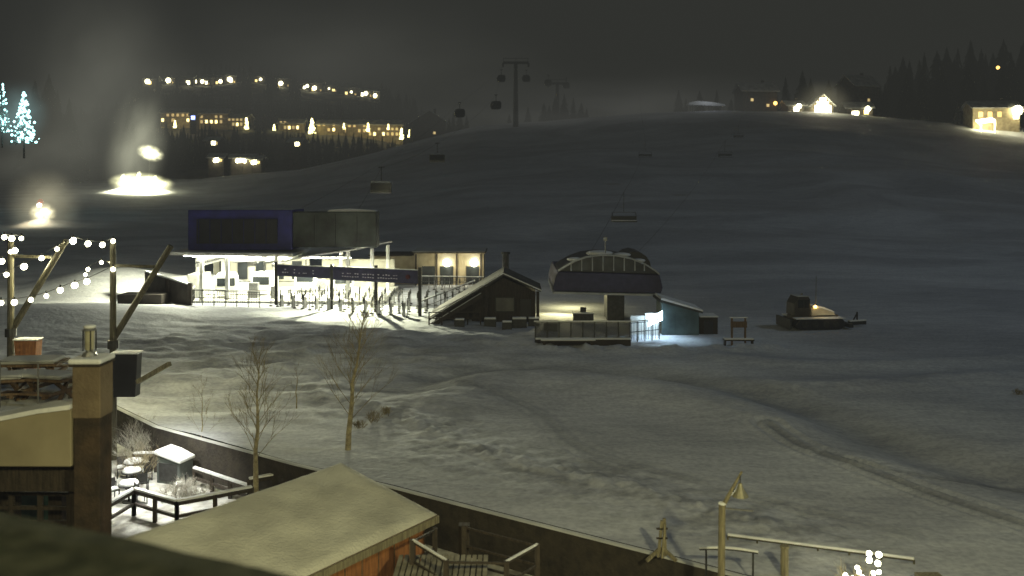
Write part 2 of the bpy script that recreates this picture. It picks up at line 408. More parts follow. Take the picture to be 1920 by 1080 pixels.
for i in range(2100):
    b=U(-.5,-.06); Y=U(350,690)
    if b<-.42 and R()<.7: continue
    x=b*Y; z=HZ(x,Y); h=U(5,12)*(.6+.8*abs(float(vn(np.array(x/25),np.array(Y/40),3)))); r=h*.2
    if blocks(x,Y,z,h,r): continue
    for k in range(3):
        zb=z+h*(.1+.27*k); rr=r*(1-.28*k)*U(.8,1.2); n_=6
        vs=[(x+rr*math.cos(6.283*j/n_+k)*U(.6,1.2),Y+rr*math.sin(6.283*j/n_+k)*U(.7,1.1),zb+U(-.6,.2)) for j in range(n_)]+[(x,Y,zb+h*.46)]
        mb.add(vs,[(j,(j+1)%n_,n_) for j in range(n_)])
solo('forest',mb,NEEDLE,'dense dark conifer forest covering the far hillside','forest',kind='stuff',recalc=False)

def lit_tree(px,base,top,Y,fn,bm,m,nb,group,label,rb=None,wr=.28,jit=1.0):
    x=bx(px,Y); zt=bz(top,Y); zb=bz(base,Y); gzv=fn(x,Y)
    h=zt-zb; z=max(zb,gzv-.3) if fn is HZ else zb
    t=T('christmas_tree',label,'tree',(x,Y,z),group=group)
    t.part('trunk',MB().cyl((0,0,-3),(0,0,h*.9),h*.02,h*.006,6),BARKD)
    t.part('crown',conifer_mb(h,h*wr,300,int(px)),m,recalc=False)
    mb=MB(); rnd=random.Random(int(px)*3)
    for i in range(nb):
        q=rnd.random()**1.4; zz=h*(.06+.94*q); rr=h*wr*((1-q)**.8)*(.35+.75*rnd.random()*jit)+.05; a=rnd.random()*6.283
        mb.sph((rr*math.cos(a),rr*math.sin(a),zz),(rb or h*.045)*(.5+.9*rnd.random()),4)
    t.part('string_light',mb,bm,stuff=True)
    return t
GR='christmas trees wrapped in warm lights'
LT='small conifer wrapped in glowing warm-white lights in the village'
for px,b_,tp in XT:
    lit_tree(px,b_,tp,425,HZ,BULBW,NEEDLES,80,GR,LT,wr=.2)
LC='tall tree wrapped in icy blue-white lights'
lit_tree(45,272,174,200,lambda x,y:bz(268,200),BULBC,NEEDLES,210,'trees in cold white lights',LC,rb=.22,wr=.19,jit=1.5)
lit_tree(4,252,156,200,lambda x,y:bz(252,200),BULBC,NEEDLES,110,'trees in cold white lights',LC,rb=.18,wr=.14,jit=1.3)
conifer((bx(1795,310),310,G(bx(1795,310),310)-1),9,1.7,400,77,'narrow snow-laden conifer beside a lit chalet',NEEDLES,group=None)

# ---------------------------------------------------------------- houses
def house(px,base,Y,w,h,rh,fn=None,rot=0,wm=DWALL,wins=(),lampp=None,label='dark chalet with a snowy roof and lit windows',group='chalets of the hillside village',ridge='x',d=9,lm=None,lr=.6):
    x=bx(px,Y); z=bz(base,Y); gd_=fn(x,Y) if fn else z
    if fn is HZ: z=max(z,gd_-.3)
    t=T('chalet',label,'house',(x,Y,z),rot,group=group)
    dn=max(0,z-gd_)+2
    mb=MB(); mb.box(-w/2,w/2,0,d,-dn,h)
    if ridge=='y': mb.prism([(-w/2,h+.002),(w/2,h+.002),(0,h+rh)],0,d)
    else: mb.add([(-w/2,0,h+.002),(-w/2,d,h+.002),(-w/2,d/2,h+rh),(w/2,0,h+.002),(w/2,d,h+.002),(w/2,d/2,h+rh)],[(0,1,2),(3,5,4),(0,2,5,3),(1,4,5,2)])
    t.part('wall',mb,wm)
    mb=MB()
    if ridge=='y':
        for s_ in (-1,1):
            mb.slab([(s_*(w/2+.8),-.9,h-.4),(0,-.9,h+rh+.35),(0,d+.9,h+rh+.35),(s_*(w/2+.8),d+.9,h-.4)],.3)
    else:
        mb.slab([(-w/2-.8,-.9,h-.2),(w/2+.8,-.9,h-.2),(w/2+.8,d/2,h+rh+.35),(-w/2-.8,d/2,h+rh+.35)],.3)
        mb.slab([(-w/2-.8,d+.9,h-.2),(w/2+.8,d+.9,h-.2),(w/2+.8,d/2,h+rh+.35),(-w/2-.8,d/2,h+rh+.35)],.3)
    rf=t.part('roof',mb,RSNOW)
    t.part('chimney',MB().box(w*.2,w*.2+.9,d*.55,d*.55+.9,h,h+rh+1.3),DWALL,parent=rf)
    for (wx,wz,ww,wh,m) in wins:
        t.part('window',MB().box(wx-ww/2,wx+ww/2,-.06,.04,wz,wz+wh),m)
    if lampp:
        for (lx,lz) in lampp:
            t.part('lamp',MB().sph((lx,-1.1,lz),lr,8),lm or WINH)
    return t
for px,row in UP:
    Y=600+U(-8,8)
    wins=[(U(-3,3),1.2,U(1.0,1.8),U(1.4,2.4),WINH if R()<.5 else WIN)]
    if R()<.5: wins.append((U(3.2,4.2),.8,.9,1.2,WIND))
    house(px,row+5,Y,U(9,12),U(4.5,6.5),2.5,HZ,U(-.3,.3),wins=wins,lampp=[(U(-2,2),2.8)],lr=U(.6,1.7))
for px,base,w,h in MID:
    Y=432+U(-3,3); wins=[]
    k=int(w/2.4)
    for i in range(k):
        xx=-w/2+1.3+i*(w-2)/k
        if R()<.75: wins.append((xx,1+.1*R(),1.1,1.5,WIND if R()<.7 else WIN))
        if R()<.5: wins.append((xx,3.6,1.1,1.2,WIND))
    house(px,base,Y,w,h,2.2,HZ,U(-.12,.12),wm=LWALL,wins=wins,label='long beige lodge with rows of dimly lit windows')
    if px in (337,395,722,620,668): lamp('POINT',(bx(px,424),424,max(bz(base-8,424),HZ(bx(px,424),424)+3)),1000 if px!=337 else 3000,(1,.8,.4),.4)
house(362,228,424,3,3.2,1,HZ,0,wins=[(0,1.0,1.8,2.4,LBLUE)],label='small hut with a blue-lit window',group='chalets of the hillside village',d=4)
for px,row in LOW:
    Y=352 if row<290 else 336
    house(px,row+7,Y,U(4.5,6),2.6,1.2,G,U(-.2,.2),wins=[(U(-1,1),.8,1.5,1.3,WINH),(1.9,.8,.8,1,WIND)],lampp=[(0,1.2)] if row>290 else None,lr=.7,d=6)
house(805,256,345,13,6,4,G,.25,wins=[(2,1,.9,.9,WIND)],label='dark gabled house on the crest of the hill',ridge='y')
GC='chalets on the crest'
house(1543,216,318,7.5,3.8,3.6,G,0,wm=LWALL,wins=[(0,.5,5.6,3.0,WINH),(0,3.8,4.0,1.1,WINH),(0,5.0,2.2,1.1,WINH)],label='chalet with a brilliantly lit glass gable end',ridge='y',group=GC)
house(1493,210,320,6,2.6,1.6,G,0,wins=[(0,.4,1.8,1.3,WINH)],lampp=[(.6,2.0)],group=GC,lr=.9)
house(1612,217,319,9,3,2,G,-.1,wins=[(-1.5,.3,2.2,1.3,WINH),(2.3,.6,1.5,1.5,WIN)],lampp=[(2.6,2.4)],group=GC,lr=.9)
house(1425,205,326,13,7,3,G,.1,wins=[(3,1,1,1,WIND),(-3,3,1,1,WIND)],lampp=[(5.4,2.2)],lm=LAMPO,lr=.7,label='dark lodge with one orange lamp',group=GC)
house(1625,200,332,12,8,4,G,.4,wins=[(1,2,1,1,WIND)],label='tall dark lodge with a steep snowy roof',group=GC)
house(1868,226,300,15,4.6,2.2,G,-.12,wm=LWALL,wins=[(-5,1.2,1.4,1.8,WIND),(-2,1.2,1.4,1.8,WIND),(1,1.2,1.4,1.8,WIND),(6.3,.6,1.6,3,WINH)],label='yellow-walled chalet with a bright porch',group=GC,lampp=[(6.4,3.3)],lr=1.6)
solo('glowing_awning',MB().slab([(bx(1836,296),296,bz(229,296)),(bx(1866,296),296,bz(225,296)),(bx(1866,296),298,bz(222,296)+.3),(bx(1836,296),298,bz(226,296)+.3)],.5).box(bx(1838,297),bx(1838,297)+.2,296.6,296.8,G(bx(1838,297),297)-1,bz(228,296)).box(bx(1864,297),bx(1864,297)+.2,296.6,296.8,G(bx(1864,297),297)-1,bz(226,296)),WINH,'glowing white porch canopy of a chalet','canopy',loc=(bx(1850,297),297,G(bx(1850,297),297)))  # canopy and posts emit by themselves, standing in for porch light
x=bx(1325,315); zb=bz(208,315)
t=T('lift_shelter','small open lift shelter with thick snow on its roof','shelter',(x,315,zb))
mb=MB()
for xx in (-5,-1.7,1.7,5): mb.box(xx-.15,xx+.15,0,.3,-3,2.2); mb.box(xx-.15,xx+.15,4,4.3,-3,2.2)
t.part('post',mb,DWALL); t.part('roof',MB().prism([(-6.5,2.2),(6.5,1.7),(6.3,2.4),(2.5,3.0),(-3,3.5),(-6.3,3.0)],-.6,4.8),SNOW)
lamp('POINT',(x,311,zb+6),600,(.9,.95,1),.5)
x=bx(1870,330);z=bz(127,330)
t=T('street_lamp','tall pole with an orange lamp among dark spruces','street lamp',(x,330,G(x,330)))
t.part('pole',MB().cyl((0,0,0),(0,0,z-G(x,330)),.18,.1,6),DMET); t.part('lamp',MB().sph((0,-.4,z-G(x,330)),.6,8),LAMPO)
lamp('POINT',(bx(1543,311),311,G(bx(1543,311),311)+3.2),3500,(1,.9,.6),.5)
lamp('POINT',(bx(1905,293),293,G(bx(1905,293),293)+3.5),1400,(1,.9,.6),.5)
lamp('POINT',(bx(1850,292),292,G(bx(1850,292),292)+3.5),600,(1,.85,.4),.5)

# ---------------------------------------------------------------- gondola towers, cabins, chairs, cables
def tower(px,base,top,Y,w,label):
    x=bx(px,Y); zg=G(x,Y); zt=bz(top,Y); h=zt-zg
    t=T('lift_tower',label,'lift tower',(x,Y,zg),group='gondola lift towers')
    t.part('mast',MB().cyl((0,0,-1),(0,0,h-.6),.95,.6,10),DMET)
    mb=MB().beam((-w/2,0,h-.3),(w/2,0,h-.3),.7,.8)
    for s_ in (-1,1):
        mb.beam((s_*w*.5,-2.2,h-.9),(s_*w*.5,2.2,h-.7),.5,.5)
        for k in range(6): mb.cyl((s_*w*.5-.3,-2.+.8*k,h-1.2),(s_*w*.5+.3,-2.+.8*k,h-1.2),.3,.3,8)
    t.part('crossarm',mb,DMET)
    mb=MB().beam((-w/2,0,h+1.2),(w/2,0,h+1.2),.15)
    for s_ in (-1,0,1): mb.beam((s_*w*.48,0,h),(s_*w*.48,0,h+1.2),.15)
    t.part('catwalk',mb,DMET)
    return x,zt
tower(967,240,116,300,8.6,'tall dark gondola tower with a wide crossarm')
tower(1045,235,155,345,7,'distant gondola tower with a crossarm')
CAB=[]
def cabin(loc,rot=0):
    if not CAB:
        t=T('gondola_cabin','dark gondola cabin hanging from the lift cable','gondola cabin',loc,rot,group='gondola cabins on the line')
        prof=[(-1.0,-3.9),(1.0,-3.9),(1.25,-3.3),(1.2,-2.2),(.9,-1.75),(-.9,-1.75),(-1.2,-2.2),(-1.25,-3.3)]
        t.part('body',MB().prism(prof,-1.1,1.1),BLACK,bevel=.12)
        t.part('window',MB().box(-.95,.95,-1.13,-1.105,-3.1,-2.2).box(-.95,.95,1.105,1.13,-3.1,-2.2),GLASS)
        t.part('hanger',MB().beam((0,0,0),(0,0,-1.75),.14).beam((-.4,0,-.05),(.4,0,-.05),.2),DMET)
        t.part('ski_rack',MB().box(-1.4,-1.24,-.6,.6,-3.4,-2.5),DMET)
        CAB.append(t.e); return t.e
    return dup(CAB[0],loc,rot)
def cabin_at(px,row,Y): cabin((bx(px,Y),Y,bz(row,Y)+2.8),U(-.3,.3))
cabin_at(940,147,285); cabin_at(987,147,298); cabin_at(930,197,240); cabin_at(862,212,235); cabin_at(1028,155,330); cabin_at(1062,160,335)
CH=[]
def chair(loc,rot=0,label=None):
    if not CH:
        t=T('chairlift_chair','wide empty chairlift chair with snow on its seat','chairlift chair',loc,rot,group='chairs on the lift line')
        t.part('seat',MB().box(-1.5,1.5,-.5,.05,-3.6,-3.48),DMET)
        t.part('snow_layer',MB().box(-1.45,1.45,-.45,.0,-3.477,-3.36),SNOW,bevel=.04)
        t.part('backrest',MB().box(-1.5,1.5,.06,.14,-3.5,-2.95),DMET)
        mb=MB().beam((0,0.1,0),(0,.3,-2.4),.05).beam((-1.4,.2,-2.45),(1.4,.2,-2.45),.05)
        for s_ in (-1.4,1.4): mb.beam((s_,.2,-2.45),(s_,.1,-3.5),.04)
        t.part('hanger',mb,DMET)
        t.part('safety_bar',MB().beam((-1.4,-.6,-2.9),(1.4,-.6,-2.9),.04).beam((-1.4,.2,-2.45),(-1.4,-.6,-2.9),.04).beam((1.4,.2,-2.45),(1.4,-.6,-2.9),.04),DMET)
        CH.append(t.e); return t.e
    return dup(CH[0],loc,rot)
def chair_at(px,row,Y,rot=0): chair((bx(px,Y),Y,bz(row,Y)+3.4),rot)
chair_at(1170,413,105); chair_at(1210,293,200); chair_at(1360,293,185,.2); chair_at(1385,257,250,.2)
def pale(px,row,Y,s):
    t=T('bubble_chair','pale bubble chair with a snowy hood hanging from the cable','chairlift chair',(bx(px,Y),Y,bz(row,Y)+2.6),0,group='bubble chairs near the gondola station')
    t.part('hood',MB().prism([(-1.3,-2.0),(1.3,-2.0),(1.15,-1.72),(-1.15,-1.72)],-.8,.5),RSNOW,bevel=.06)
    t.part('bubble',MB().prism([(-1.25,-2.9),(1.25,-2.9),(1.27,-2.01),(-1.27,-2.01)],-.6,-.5),GLASS)
    t.part('seat',MB().box(-1.3,1.3,-.7,.4,-3.3,-3.1).box(-1.3,1.3,.3,.4,-3.1,-2.2).box(-1.3,-1.2,-.6,.3,-3.1,-2.0).box(1.2,1.3,-.6,.3,-3.1,-2.0),METAL)
    t.part('hanger',MB().beam((0,0,0),(0,0,-1.7),.1).beam((-.4,0,0),(.4,0,0),.12),DMET)
pale(715,352,112,1); pale(820,297,151,1)
def cable(pts,label):
    mb=MB()
    for a,b in zip(pts[:-1],pts[1:]):
        A=Vector(a);B=Vector(b); L_=(B-A).length; pr=A
        for i in range(1,9):
            q=A.lerp(B,i/8); q.z-=4*L_*.012*(i/8)*(1-i/8); mb.cyl(pr,q,.02,.02,4,False); pr=q
    solo('lift_cable',mb,DMET,label,'cable',group='lift haul ropes',loc=pts[0])
def cp(px,row,Y,dz): return (bx(px,Y),Y,bz(row,Y)+dz)
cable([(-16.5,92,8.2),cp(715,352,112,2.6),cp(820,297,151,2.6),cp(930,197,240,2.8),cp(940,147,285,2.8),(bx(967,300)-4.3,300,bz(116,300)-1)],'thin steel haul rope of the gondola')
cable([(-24,93,8.2),cp(862,212,235,2.8),(bx(967,300)-4.3,299,bz(116,300)-1.3)],'thin steel haul rope of the gondola')
cable([(bx(967,300)+4.3,300,bz(116,300)-1),cp(1028,155,330,2.8),cp(1045,155,345,0)],'thin steel haul rope between the towers')
cable([(6.5,82,4.3),cp(1170,413,105,3.4),cp(1210,293,200,3.4),(46,320,44)],'thin steel haul rope of the chairlift')
cable([(10.5,82,4.3),cp(1360,293,185,3.4),cp(1385,257,250,3.4),(88,330,47)],'thin steel haul rope of the chairlift')

# ---------------------------------------------------------------- gondola station
t=T('gondola_station','gondola base station with navy upper box above a brightly lit hall','lift station',(-22.5,90,0),world=True)
t.part('upper_housing',MB().box(-31.8,-21.56,87,92,5.25,9.2),NAVY,bevel=.08)
pn=t.part('display_board',MB().box(-30.9,-23.0,86.86,86.99,5.9,8.3),BLACK)
mb=MB()
for k in range(7): mb.box(-30.7+k*1.1,-30.7+k*1.1+.04,86.8,86.855,5.95,8.25)
t.part('board_seam',mb,NAVY,parent=pn)
t.part('snow_layer',MB().box(-31.7,-21.6,87.1,91.9,9.2,9.24),RSNOW,bevel=.015)
t.part('rear_housing',MB().box(-21.54,-13.3,87.05,89,5.5,9.0),GREENB,bevel=.08)
mb=MB()
for k in range(1,4): mb.box(-21.54+k*2.1,-21.5+k*2.1,86.98,87.045,5.55,8.95)
t.part('panel_joint',mb,BLACK)
t.part('snow_ridge',MB().prism([(-18.2,9.02),(-13.4,9.02),(-13.6,9.15),(-16,9.3),(-18,9.2)],87.3,88.8),SNOW)
t.part('canopy',MB().slab([(-33.2,85.6,5.15),(-21.2,85.6,5.0),(-21.2,98.5,5.0),(-33.2,98.5,5.15)],.28),WHITE)
t.part('slanted_canopy',MB().slab([(-23.8,84.8,4.25),(-15.6,87.0,5.35),(-13.2,97.5,5.45),(-23.8,97.5,4.9)],.16),WHITE)
mb=MB()
for (x,y,zt) in [(-30.3,86.6,4.9),(-27.8,86.6,4.9),(-22.9,86.2,4.7),(-16.2,87.6,5.2),(-14.2,90,5.2),(-13.3,95,5.2),(-18.5,96,5.0),(-32.6,92,4.9),(-31.6,97,4.9),(-26,97.5,4.9)]:
    mb.box(x-.17,x+.17,y-.17,y+.17,-.3,zt)
t.part('column',mb,WHITE,bevel=.03)
t.part('floor_slab',MB().box(-33,-12.6,86,98.4,-.4,.38),mat('concrete_wet_snow',(.6,.6,.56),(.4,.4,.37),1.5,.7))
t.part('rear_wall',MB().box(-33,-22.4,98.0,98.3,.39,4.8).box(-21,-13,98.0,98.3,.39,3.4),mat('pale_wall_panels',(.5,.48,.4),(.25,.24,.2),.5,.7))
mb=MB()
for k in range(5): mb.box(-32.3+k*2,-31.2+k*2,97.9,97.98,1.2,3.2)
t.part('window',mb,GLASS)
mb=MB().cyl((-27,92,3.9),(-27,92,4.2),2.6,2.6,32).cyl((-27,92,3.2),(-27,92,4.8),.45,.45,12)
for k in range(6):
    a=k*math.pi/3; mb.beam((-27,92,3.8),(-27+2.5*math.cos(a),92+2.5*math.sin(a),3.8),.16)
t.part('bullwheel',mb,METAL)
mb=MB().beam((-31,87.5,3.7),(-31,97,3.7),.25,.3).beam((-23.6,87.5,3.7),(-23.6,97,3.7),.25,.3)
t.part('conveyor_rail',mb,METAL)
mb=MB()
for k in range(16): mb.cyl((-31.3,88+.55*k,4.0),(-30.7,88+.55*k,4.0),.2,.2,8)
t.part('tyre_bank',mb,DMET)
t.part('operator_booth',MB().box(-32.4,-30.9,88.5,91,.39,2.7),WHITE,bevel=.03)
t.part('control_cabinet',MB().box(-26.2,-25.3,88.2,88.8,.39,1.9).box(-23.9,-23.3,87.8,88.3,.39,1.6).box(-20,-19.2,91,91.5,.39,1.9),METAL)
t.part('guard_rail',MB().beam((-30,87,1.3),(-24,87,1.3),.06).beam((-30,87,.9),(-24,87,.9),.05).beam((-22,86.8,1.3),(-17,86.8,1.3),.06).beam((-29,94,1.4),(-23,94,1.4),.08).beam((-22,95,1.5),(-14,95,1.5),.08),DMET)
t.part('ceiling_lamp',MB().box(-32,-22,86.4,86.55,4.7,4.84).box(-31.8,-22.2,95.6,95.9,4.6,4.8).box(-21.5,-16,88.0,88.12,4.35,4.45).box(-31,-28,86.0,86.1,4.66,4.84),LAMPW)
ff=T('gondola_cabin','parked white gondola cabin inside the lit station','gondola cabin',(-28.7,89.3,4.3),.2,group='gondola cabins parked in the station')
prof=[(-.9,-3.5),(.9,-3.5),(1.1,-2.8),(1.05,-1.9),(.8,-1.5),(-.8,-1.5),(-1.05,-1.9),(-1.1,-2.8)]
ff.part('body',MB().prism(prof,-.9,.9),WHITE,bevel=.1); ff.part('window',MB().box(-.85,.85,-.94,-.905,-2.75,-1.95),GLASS); ff.part('hanger',MB().beam((0,0,0),(0,0,-1.5),.12).beam((-.3,0,0),(.3,0,0),.18),DMET)
dup(ff.e,(-25.3,90.6,4.3),-.1); dup(ff.e,(-21.6,93.0,4.3),.1); dup(ff.e,(-17.5,91.5,4.3),.3)
lamp('AREA',(-27,91,4.6),9000,(1,1,.74),sx=9,sy=8,target=(-27,91,0))
lamp('AREA',(-18.5,91,4.2),7500,(1,1,.74),sx=5,sy=6,target=(-18.5,90.6,0))
lamp('SPOT',(-22,86.3,4.7),42000,(1,1,.66),.15,target=(-18,66,0),spot=120,blend=.8)
lamp('SPOT',(-15,87.6,4.9),42000,(1,1,.66),.15,target=(-12,68,0),spot=120,blend=.8)
lamp('SPOT',(-31.5,85.8,4.8),12000,(1,1,.70),.3,target=(-35,72,0),spot=125,blend=.8)
lamp('SPOT',(-33.3,90,5.0),26000,(1,.98,.66),.3,target=(-43,94,1),spot=125,blend=.7)

def gantry(a,b,zt,zb,label,posts):
    t=T('queue_sign',label,'sign',((a[0]+b[0])/2,(a[1]+b[1])/2,0),world=True,group='overhead signs of the lift queue')
    d=Vector((b[0]-a[0],b[1]-a[1],0)); L_=d.length; d.normalize(); nn=Vector((d.y,-d.x,0)); nn=-nn if nn.y>0 else nn
    A=Vector((*a,0));B=Vector((*b,0))
    t.part('panel',MB().beam(A+Vector((0,0,(zt+zb)/2)),B+Vector((0,0,(zt+zb)/2)),.12,zt-zb),PURP)
    t.part('snow_cap',MB().beam(A+Vector((0,0,zt+.04)),B+Vector((0,0,zt+.04)),.14,.06),RSNOW)
    mb=MB(); s=L_*.12
    for k in range(int(L_*2.6)):
        s_=s+k*.27
        if s_>L_*.9 or R()<.2: continue
        for rr in (0,1):
            if rr and R()<.35: continue
            c=A+d*s_+nn*.075+Vector((0,0,zb+.38+rr*.28+U(-.02,.02)))
            mb.beam(c-d*U(.05,.11),c+d*U(.05,.11),.02,U(.05,.11))
    t.part('lettering',mb,mat('sign_lettering',(.6,.58,.7),(.4,.38,.46),6))
    mb=MB()
    for p in posts: mb.box(p[0]-.14,p[0]+.14,p[1]-.14,p[1]+.14,-.4,zt+.3)
    t.part('post',mb,DMET)
gantry((-22.5,85),(-16.9,82.5),4.0,2.95,'dark purple overhead banner sign on steel posts at the lift queue',[(-22.6,85.05),(-16.75,82.45)])
gantry((-16.6,82.4),(-8.4,79.1),4.05,2.85,'long dark purple overhead banner with a crest on steel posts',[(-12.4,80.9),(-8.2,79)])
solo('sign_crest',MB().cyl((-9.3,79.4,3.45),(-9.35,79.28,3.45),.2,.2,14),mat('dull_red_print',(.12,.02,.03),(.08,.015,.02),3),'small round dull-red crest on the queue banner','emblem',loc=(-9.3,79.4,3.1))
PP=[]
def qpost(loc,rot):
    if not PP:
        t=T('queue_post','slim steel queue post with a padded top','queue post',loc,rot,group='queue posts of the lift maze')
        t.part('pole',MB().cyl((0,0,-.3),(0,0,1.45),.035,.035,6),METAL)
        t.part('base',MB().cyl((0,0,0),(0,0,.10),.2,.13,8),DMET)
        t.part('pad',MB().cyl((0,0,1.0),(0,0,1.5),.06,.05,8),DMET)
        PP.append(t.e)
    else: dup(PP[0],loc,rot)
d=Vector((14.3,-6,0)).normalized(); nb_=Vector((d.y,-d.x,0)); nb_=nb_ if nb_.y>0 else -nb_
for r_ in range(7):
    for k in range(17):
        p=Vector((-22.6,84.9,0))+d*(k*.93+U(-.15,.15)+r_*.3)+nb_*(r_*1.2-.9)
        if R()<.1: continue
        qpost((p.x,p.y,G(p.x,p.y)),U(0,3))
for k in range(22):
    x=-9+k*.42; y=96+U(-.1,.1)+(k%2)*2
    qpost((x,y,G(x,y)),0)
GT=[]
for k in range(11):
    p=Vector((-21.8,84.0,0))+d*(k*1.32)
    if not GT:
        t=T('turnstile','ticket gate with a slim housing and two arms','turnstile',(p.x,p.y,G(p.x,p.y)),-.2,group='ticket gates under the banners')
        t.part('housing',MB().box(-.07,.07,-.3,.3,-.1,1.15),METAL,bevel=.03)
        t.part('arm',MB().beam((.07,0,.95),(.6,0,.85),.04).beam((-.07,0,.95),(-.6,0,.85),.04),METAL)
        t.part('reader',MB().box(-.06,.06,-.36,-.305,.8,1.35),BLACK); GT.append(t.e)
    else: dup(GT[0],(p.x,p.y,G(p.x,p.y)),-.2)
def fence(a,b,h,n,label,rails=(.95,.5),m=DMET,snow=True,infill=False,group='railings around the lift base',z=None,pw=.07,name='railing'):
    A=Vector((*a,0));B=Vector((*b,0))
    za=z if z is not None else G(*a); zb=z if z is not None else G(*b)
    c=(A+B)/2; t=T(name,label,'railing',(c.x,c.y,(za+zb)/2),world=True,group=group)
    mb=MB()
    for i in range(n+1):
        p=A.lerp(B,i/n); zz=za+(zb-za)*i/n; mb.beam((p.x,p.y,zz-.4),(p.x,p.y,zz+h),pw)
    t.part('post',mb,m)
    mb=MB()
    for r_ in rails: mb.beam((A.x,A.y,za+h*r_),(B.x,B.y,zb+h*r_),pw*.8)
    t.part('rail',mb,m)
    if snow: t.part('snow_cap',MB().beam((A.x,A.y,za+h+.04),(B.x,B.y,zb+h+.04),pw*1.3,.07),SNOW)
    if infill:
        mb=MB(); k=int((B-A).length/.22)
        for i in range(k):
            p=A.lerp(B,(i+.5)/k); zz=za+(zb-za)*(i+.5)/k; mb.beam((p.x,p.y,zz+.1),(p.x,p.y,zz+h*.95),.03)
        t.part('baluster',mb,m,stuff=True)
    return t
fence((-30.2,83.5),(-23.6,83),1.5,6,'dark steel railing with snow along its top rail',infill=True)
fence((-8.2,79),(-4.0,96),1.3,9,'dark steel railing beside the lift queue')
fence((-11,101),(-3.2,100),1.2,10,'low steel railing before the lift offices',infill=True)
fence((-30.2,83.5),(-31.5,88),1.4,4,'dark steel railing with snow along its top rail')
for q in range(4):
    A=Vector((-21.5,86.2,0))+nb_*(q*1.9); B=A+d*(12.5-q*.8)
    fence((A.x,A.y),(B.x,B.y),1.1,9,'pale steel queue railing inside the lift maze',m=PALEM,pw=.05,snow=False,rails=(.95,.55),group='pale railings of the lift maze')
t=T('wind_wall','long dark barrier wall with snow on top beside the station','wall',(-33.5,87,G(-33.5,87)),world=True)
t.part('panel',MB().add([(-37.6,90.8,0),(-30.3,83.2,-.3),(-30.1,83.4,-.3),(-37.4,91,0),(-37.6,90.8,2.7),(-30.3,83.2,2.25),(-30.1,83.4,2.25),(-37.4,91,2.7)],[(0,3,2,1),(4,5,6,7),(0,1,5,4),(1,2,6,5),(2,3,7,6),(3,0,4,7)]),DWALL)
t.part('snow_cap',MB().beam((-37.5,90.9,2.78),(-30.2,83.3,2.33),.3,.14),SNOW)
t.part('post',MB().box(-30.35,-30.0,83.0,83.3,-.3,2.5).box(-33.7,-33.4,86.3,86.6,-.3,2.5),WOODD)
solo('storage_box',MB().box(-37.4,-33.2,84.0,86.2,-.2,1.25),DWALL,'low dark storage box beside the wind wall','box',loc=(-35,85,G(-35,85)),bevel=.05)

t=T('lift_office','long low beige lift office with two bright wall lamps','building',(-9,104,0),world=True)
t.part('wall',MB().box(-11.3,-3.3,102.5,108,-.3,3.7).box(-16.5,-11.35,103.5,108,-.3,3.3),BEIGE)
rf=t.part('roof',MB().box(-11.6,-3.0,102.1,108.3,3.71,3.85).box(-16.7,-11.62,103.1,108.3,3.31,3.45),DWALL)
t.part('snow_layer',MB().box(-11.5,-3.1,102.2,108.2,3.85,3.93),RSNOW,parent=rf)
for x in (-10.4,-8.3,-5.3): t.part('door',MB().box(x,x+1.5,102.42,102.49,.1,2.2),GLASS)
mb=MB()
for x in (-11.1,-8.7,-6.4,-3.6): mb.box(x-.1,x+.1,102.38,102.49,0,3.6)
t.part('pilaster',mb,WOODD)
for px in (838,889):
    x=bx(px,102.3)
    t.part('wall_lamp',MB().sph((x,102.1,2.62),.45,10),LAMPW)
    lamp('POINT',(x,101.3,2.3),200,(1,.88,.5),.15)
solo('vent_pipe',MB().cyl((-.6,84,0),(-.6,84,5.1),.3,.3,12).cyl((-.6,84,5.12),(-.6,84,5.3),.42,.42,12),DMET,'thick dark vertical steel pipe with a cap','pipe',loc=(-.6,84,0))

t=T('lift_hut','dark timber lift hut with a long slanted snowy-edged roof','hut',(-2,76,0),world=True)
t.part('wall',MB().prism([(-3.4,-.3),(2.0,-.3),(2.0,2.6),(-.7,3.8),(-3.4,2.2)],75.3,79),WOODD)
rf=t.part('roof',MB().prism([(-7.0,.25),(-.75,4.1),(2.4,2.7),(2.5,2.85),(-.72,4.35),(-7.1,.5)],74.6,79.6),ROOFD)
t.part('snow_edge',MB().beam((-7.05,74.55,.42),(-.75,74.55,4.27),.08,.08).beam((-.75,74.55,4.27),(2.5,74.55,2.82),.08,.08),SNOW,parent=rf)
t.part('stair_stringer',MB().beam((-6.8,74.3,-.1),(-2.6,74.3,2.4),.12,.4),WOODD)
t.part('snow_tread',MB().beam((-6.6,74.3,.2),(-2.6,74.3,2.65),.14,.06),RSNOW)
t.part('side_wall',MB().prism([(-6.6,-.3),(-3.42,-.3),(-3.42,2.1),(-6.6,.3)],76.5,79),DWALL)
wn=t.part('window',MB().box(-1.35,.15,75.2,75.28,1.0,2.1),mat('hazy_window',(.16,.16,.15),(.10,.10,.095),1,.3))
t.part('frame',MB().box(-1.45,-1.36,75.15,75.27,.9,2.2).box(.16,.25,75.15,75.27,.9,2.2).box(-1.36,.16,75.15,75.27,2.11,2.2).box(-1.36,.16,75.15,75.27,.9,.99),DMET,parent=wn)
t.part('door',MB().box(.7,1.6,75.2,75.28,0,2.0),BLACK)
t.part('post',MB().box(2.05,2.3,74.7,74.95,-.3,2.7).box(-2.3,-2.05,74.8,75,-.3,3.1),WOODD)
fence((-6.9,73.8),(-2.6,73.4),1.1,4,'dark timber railing beside the hut steps',m=WOODD,pw=.1,snow=False)
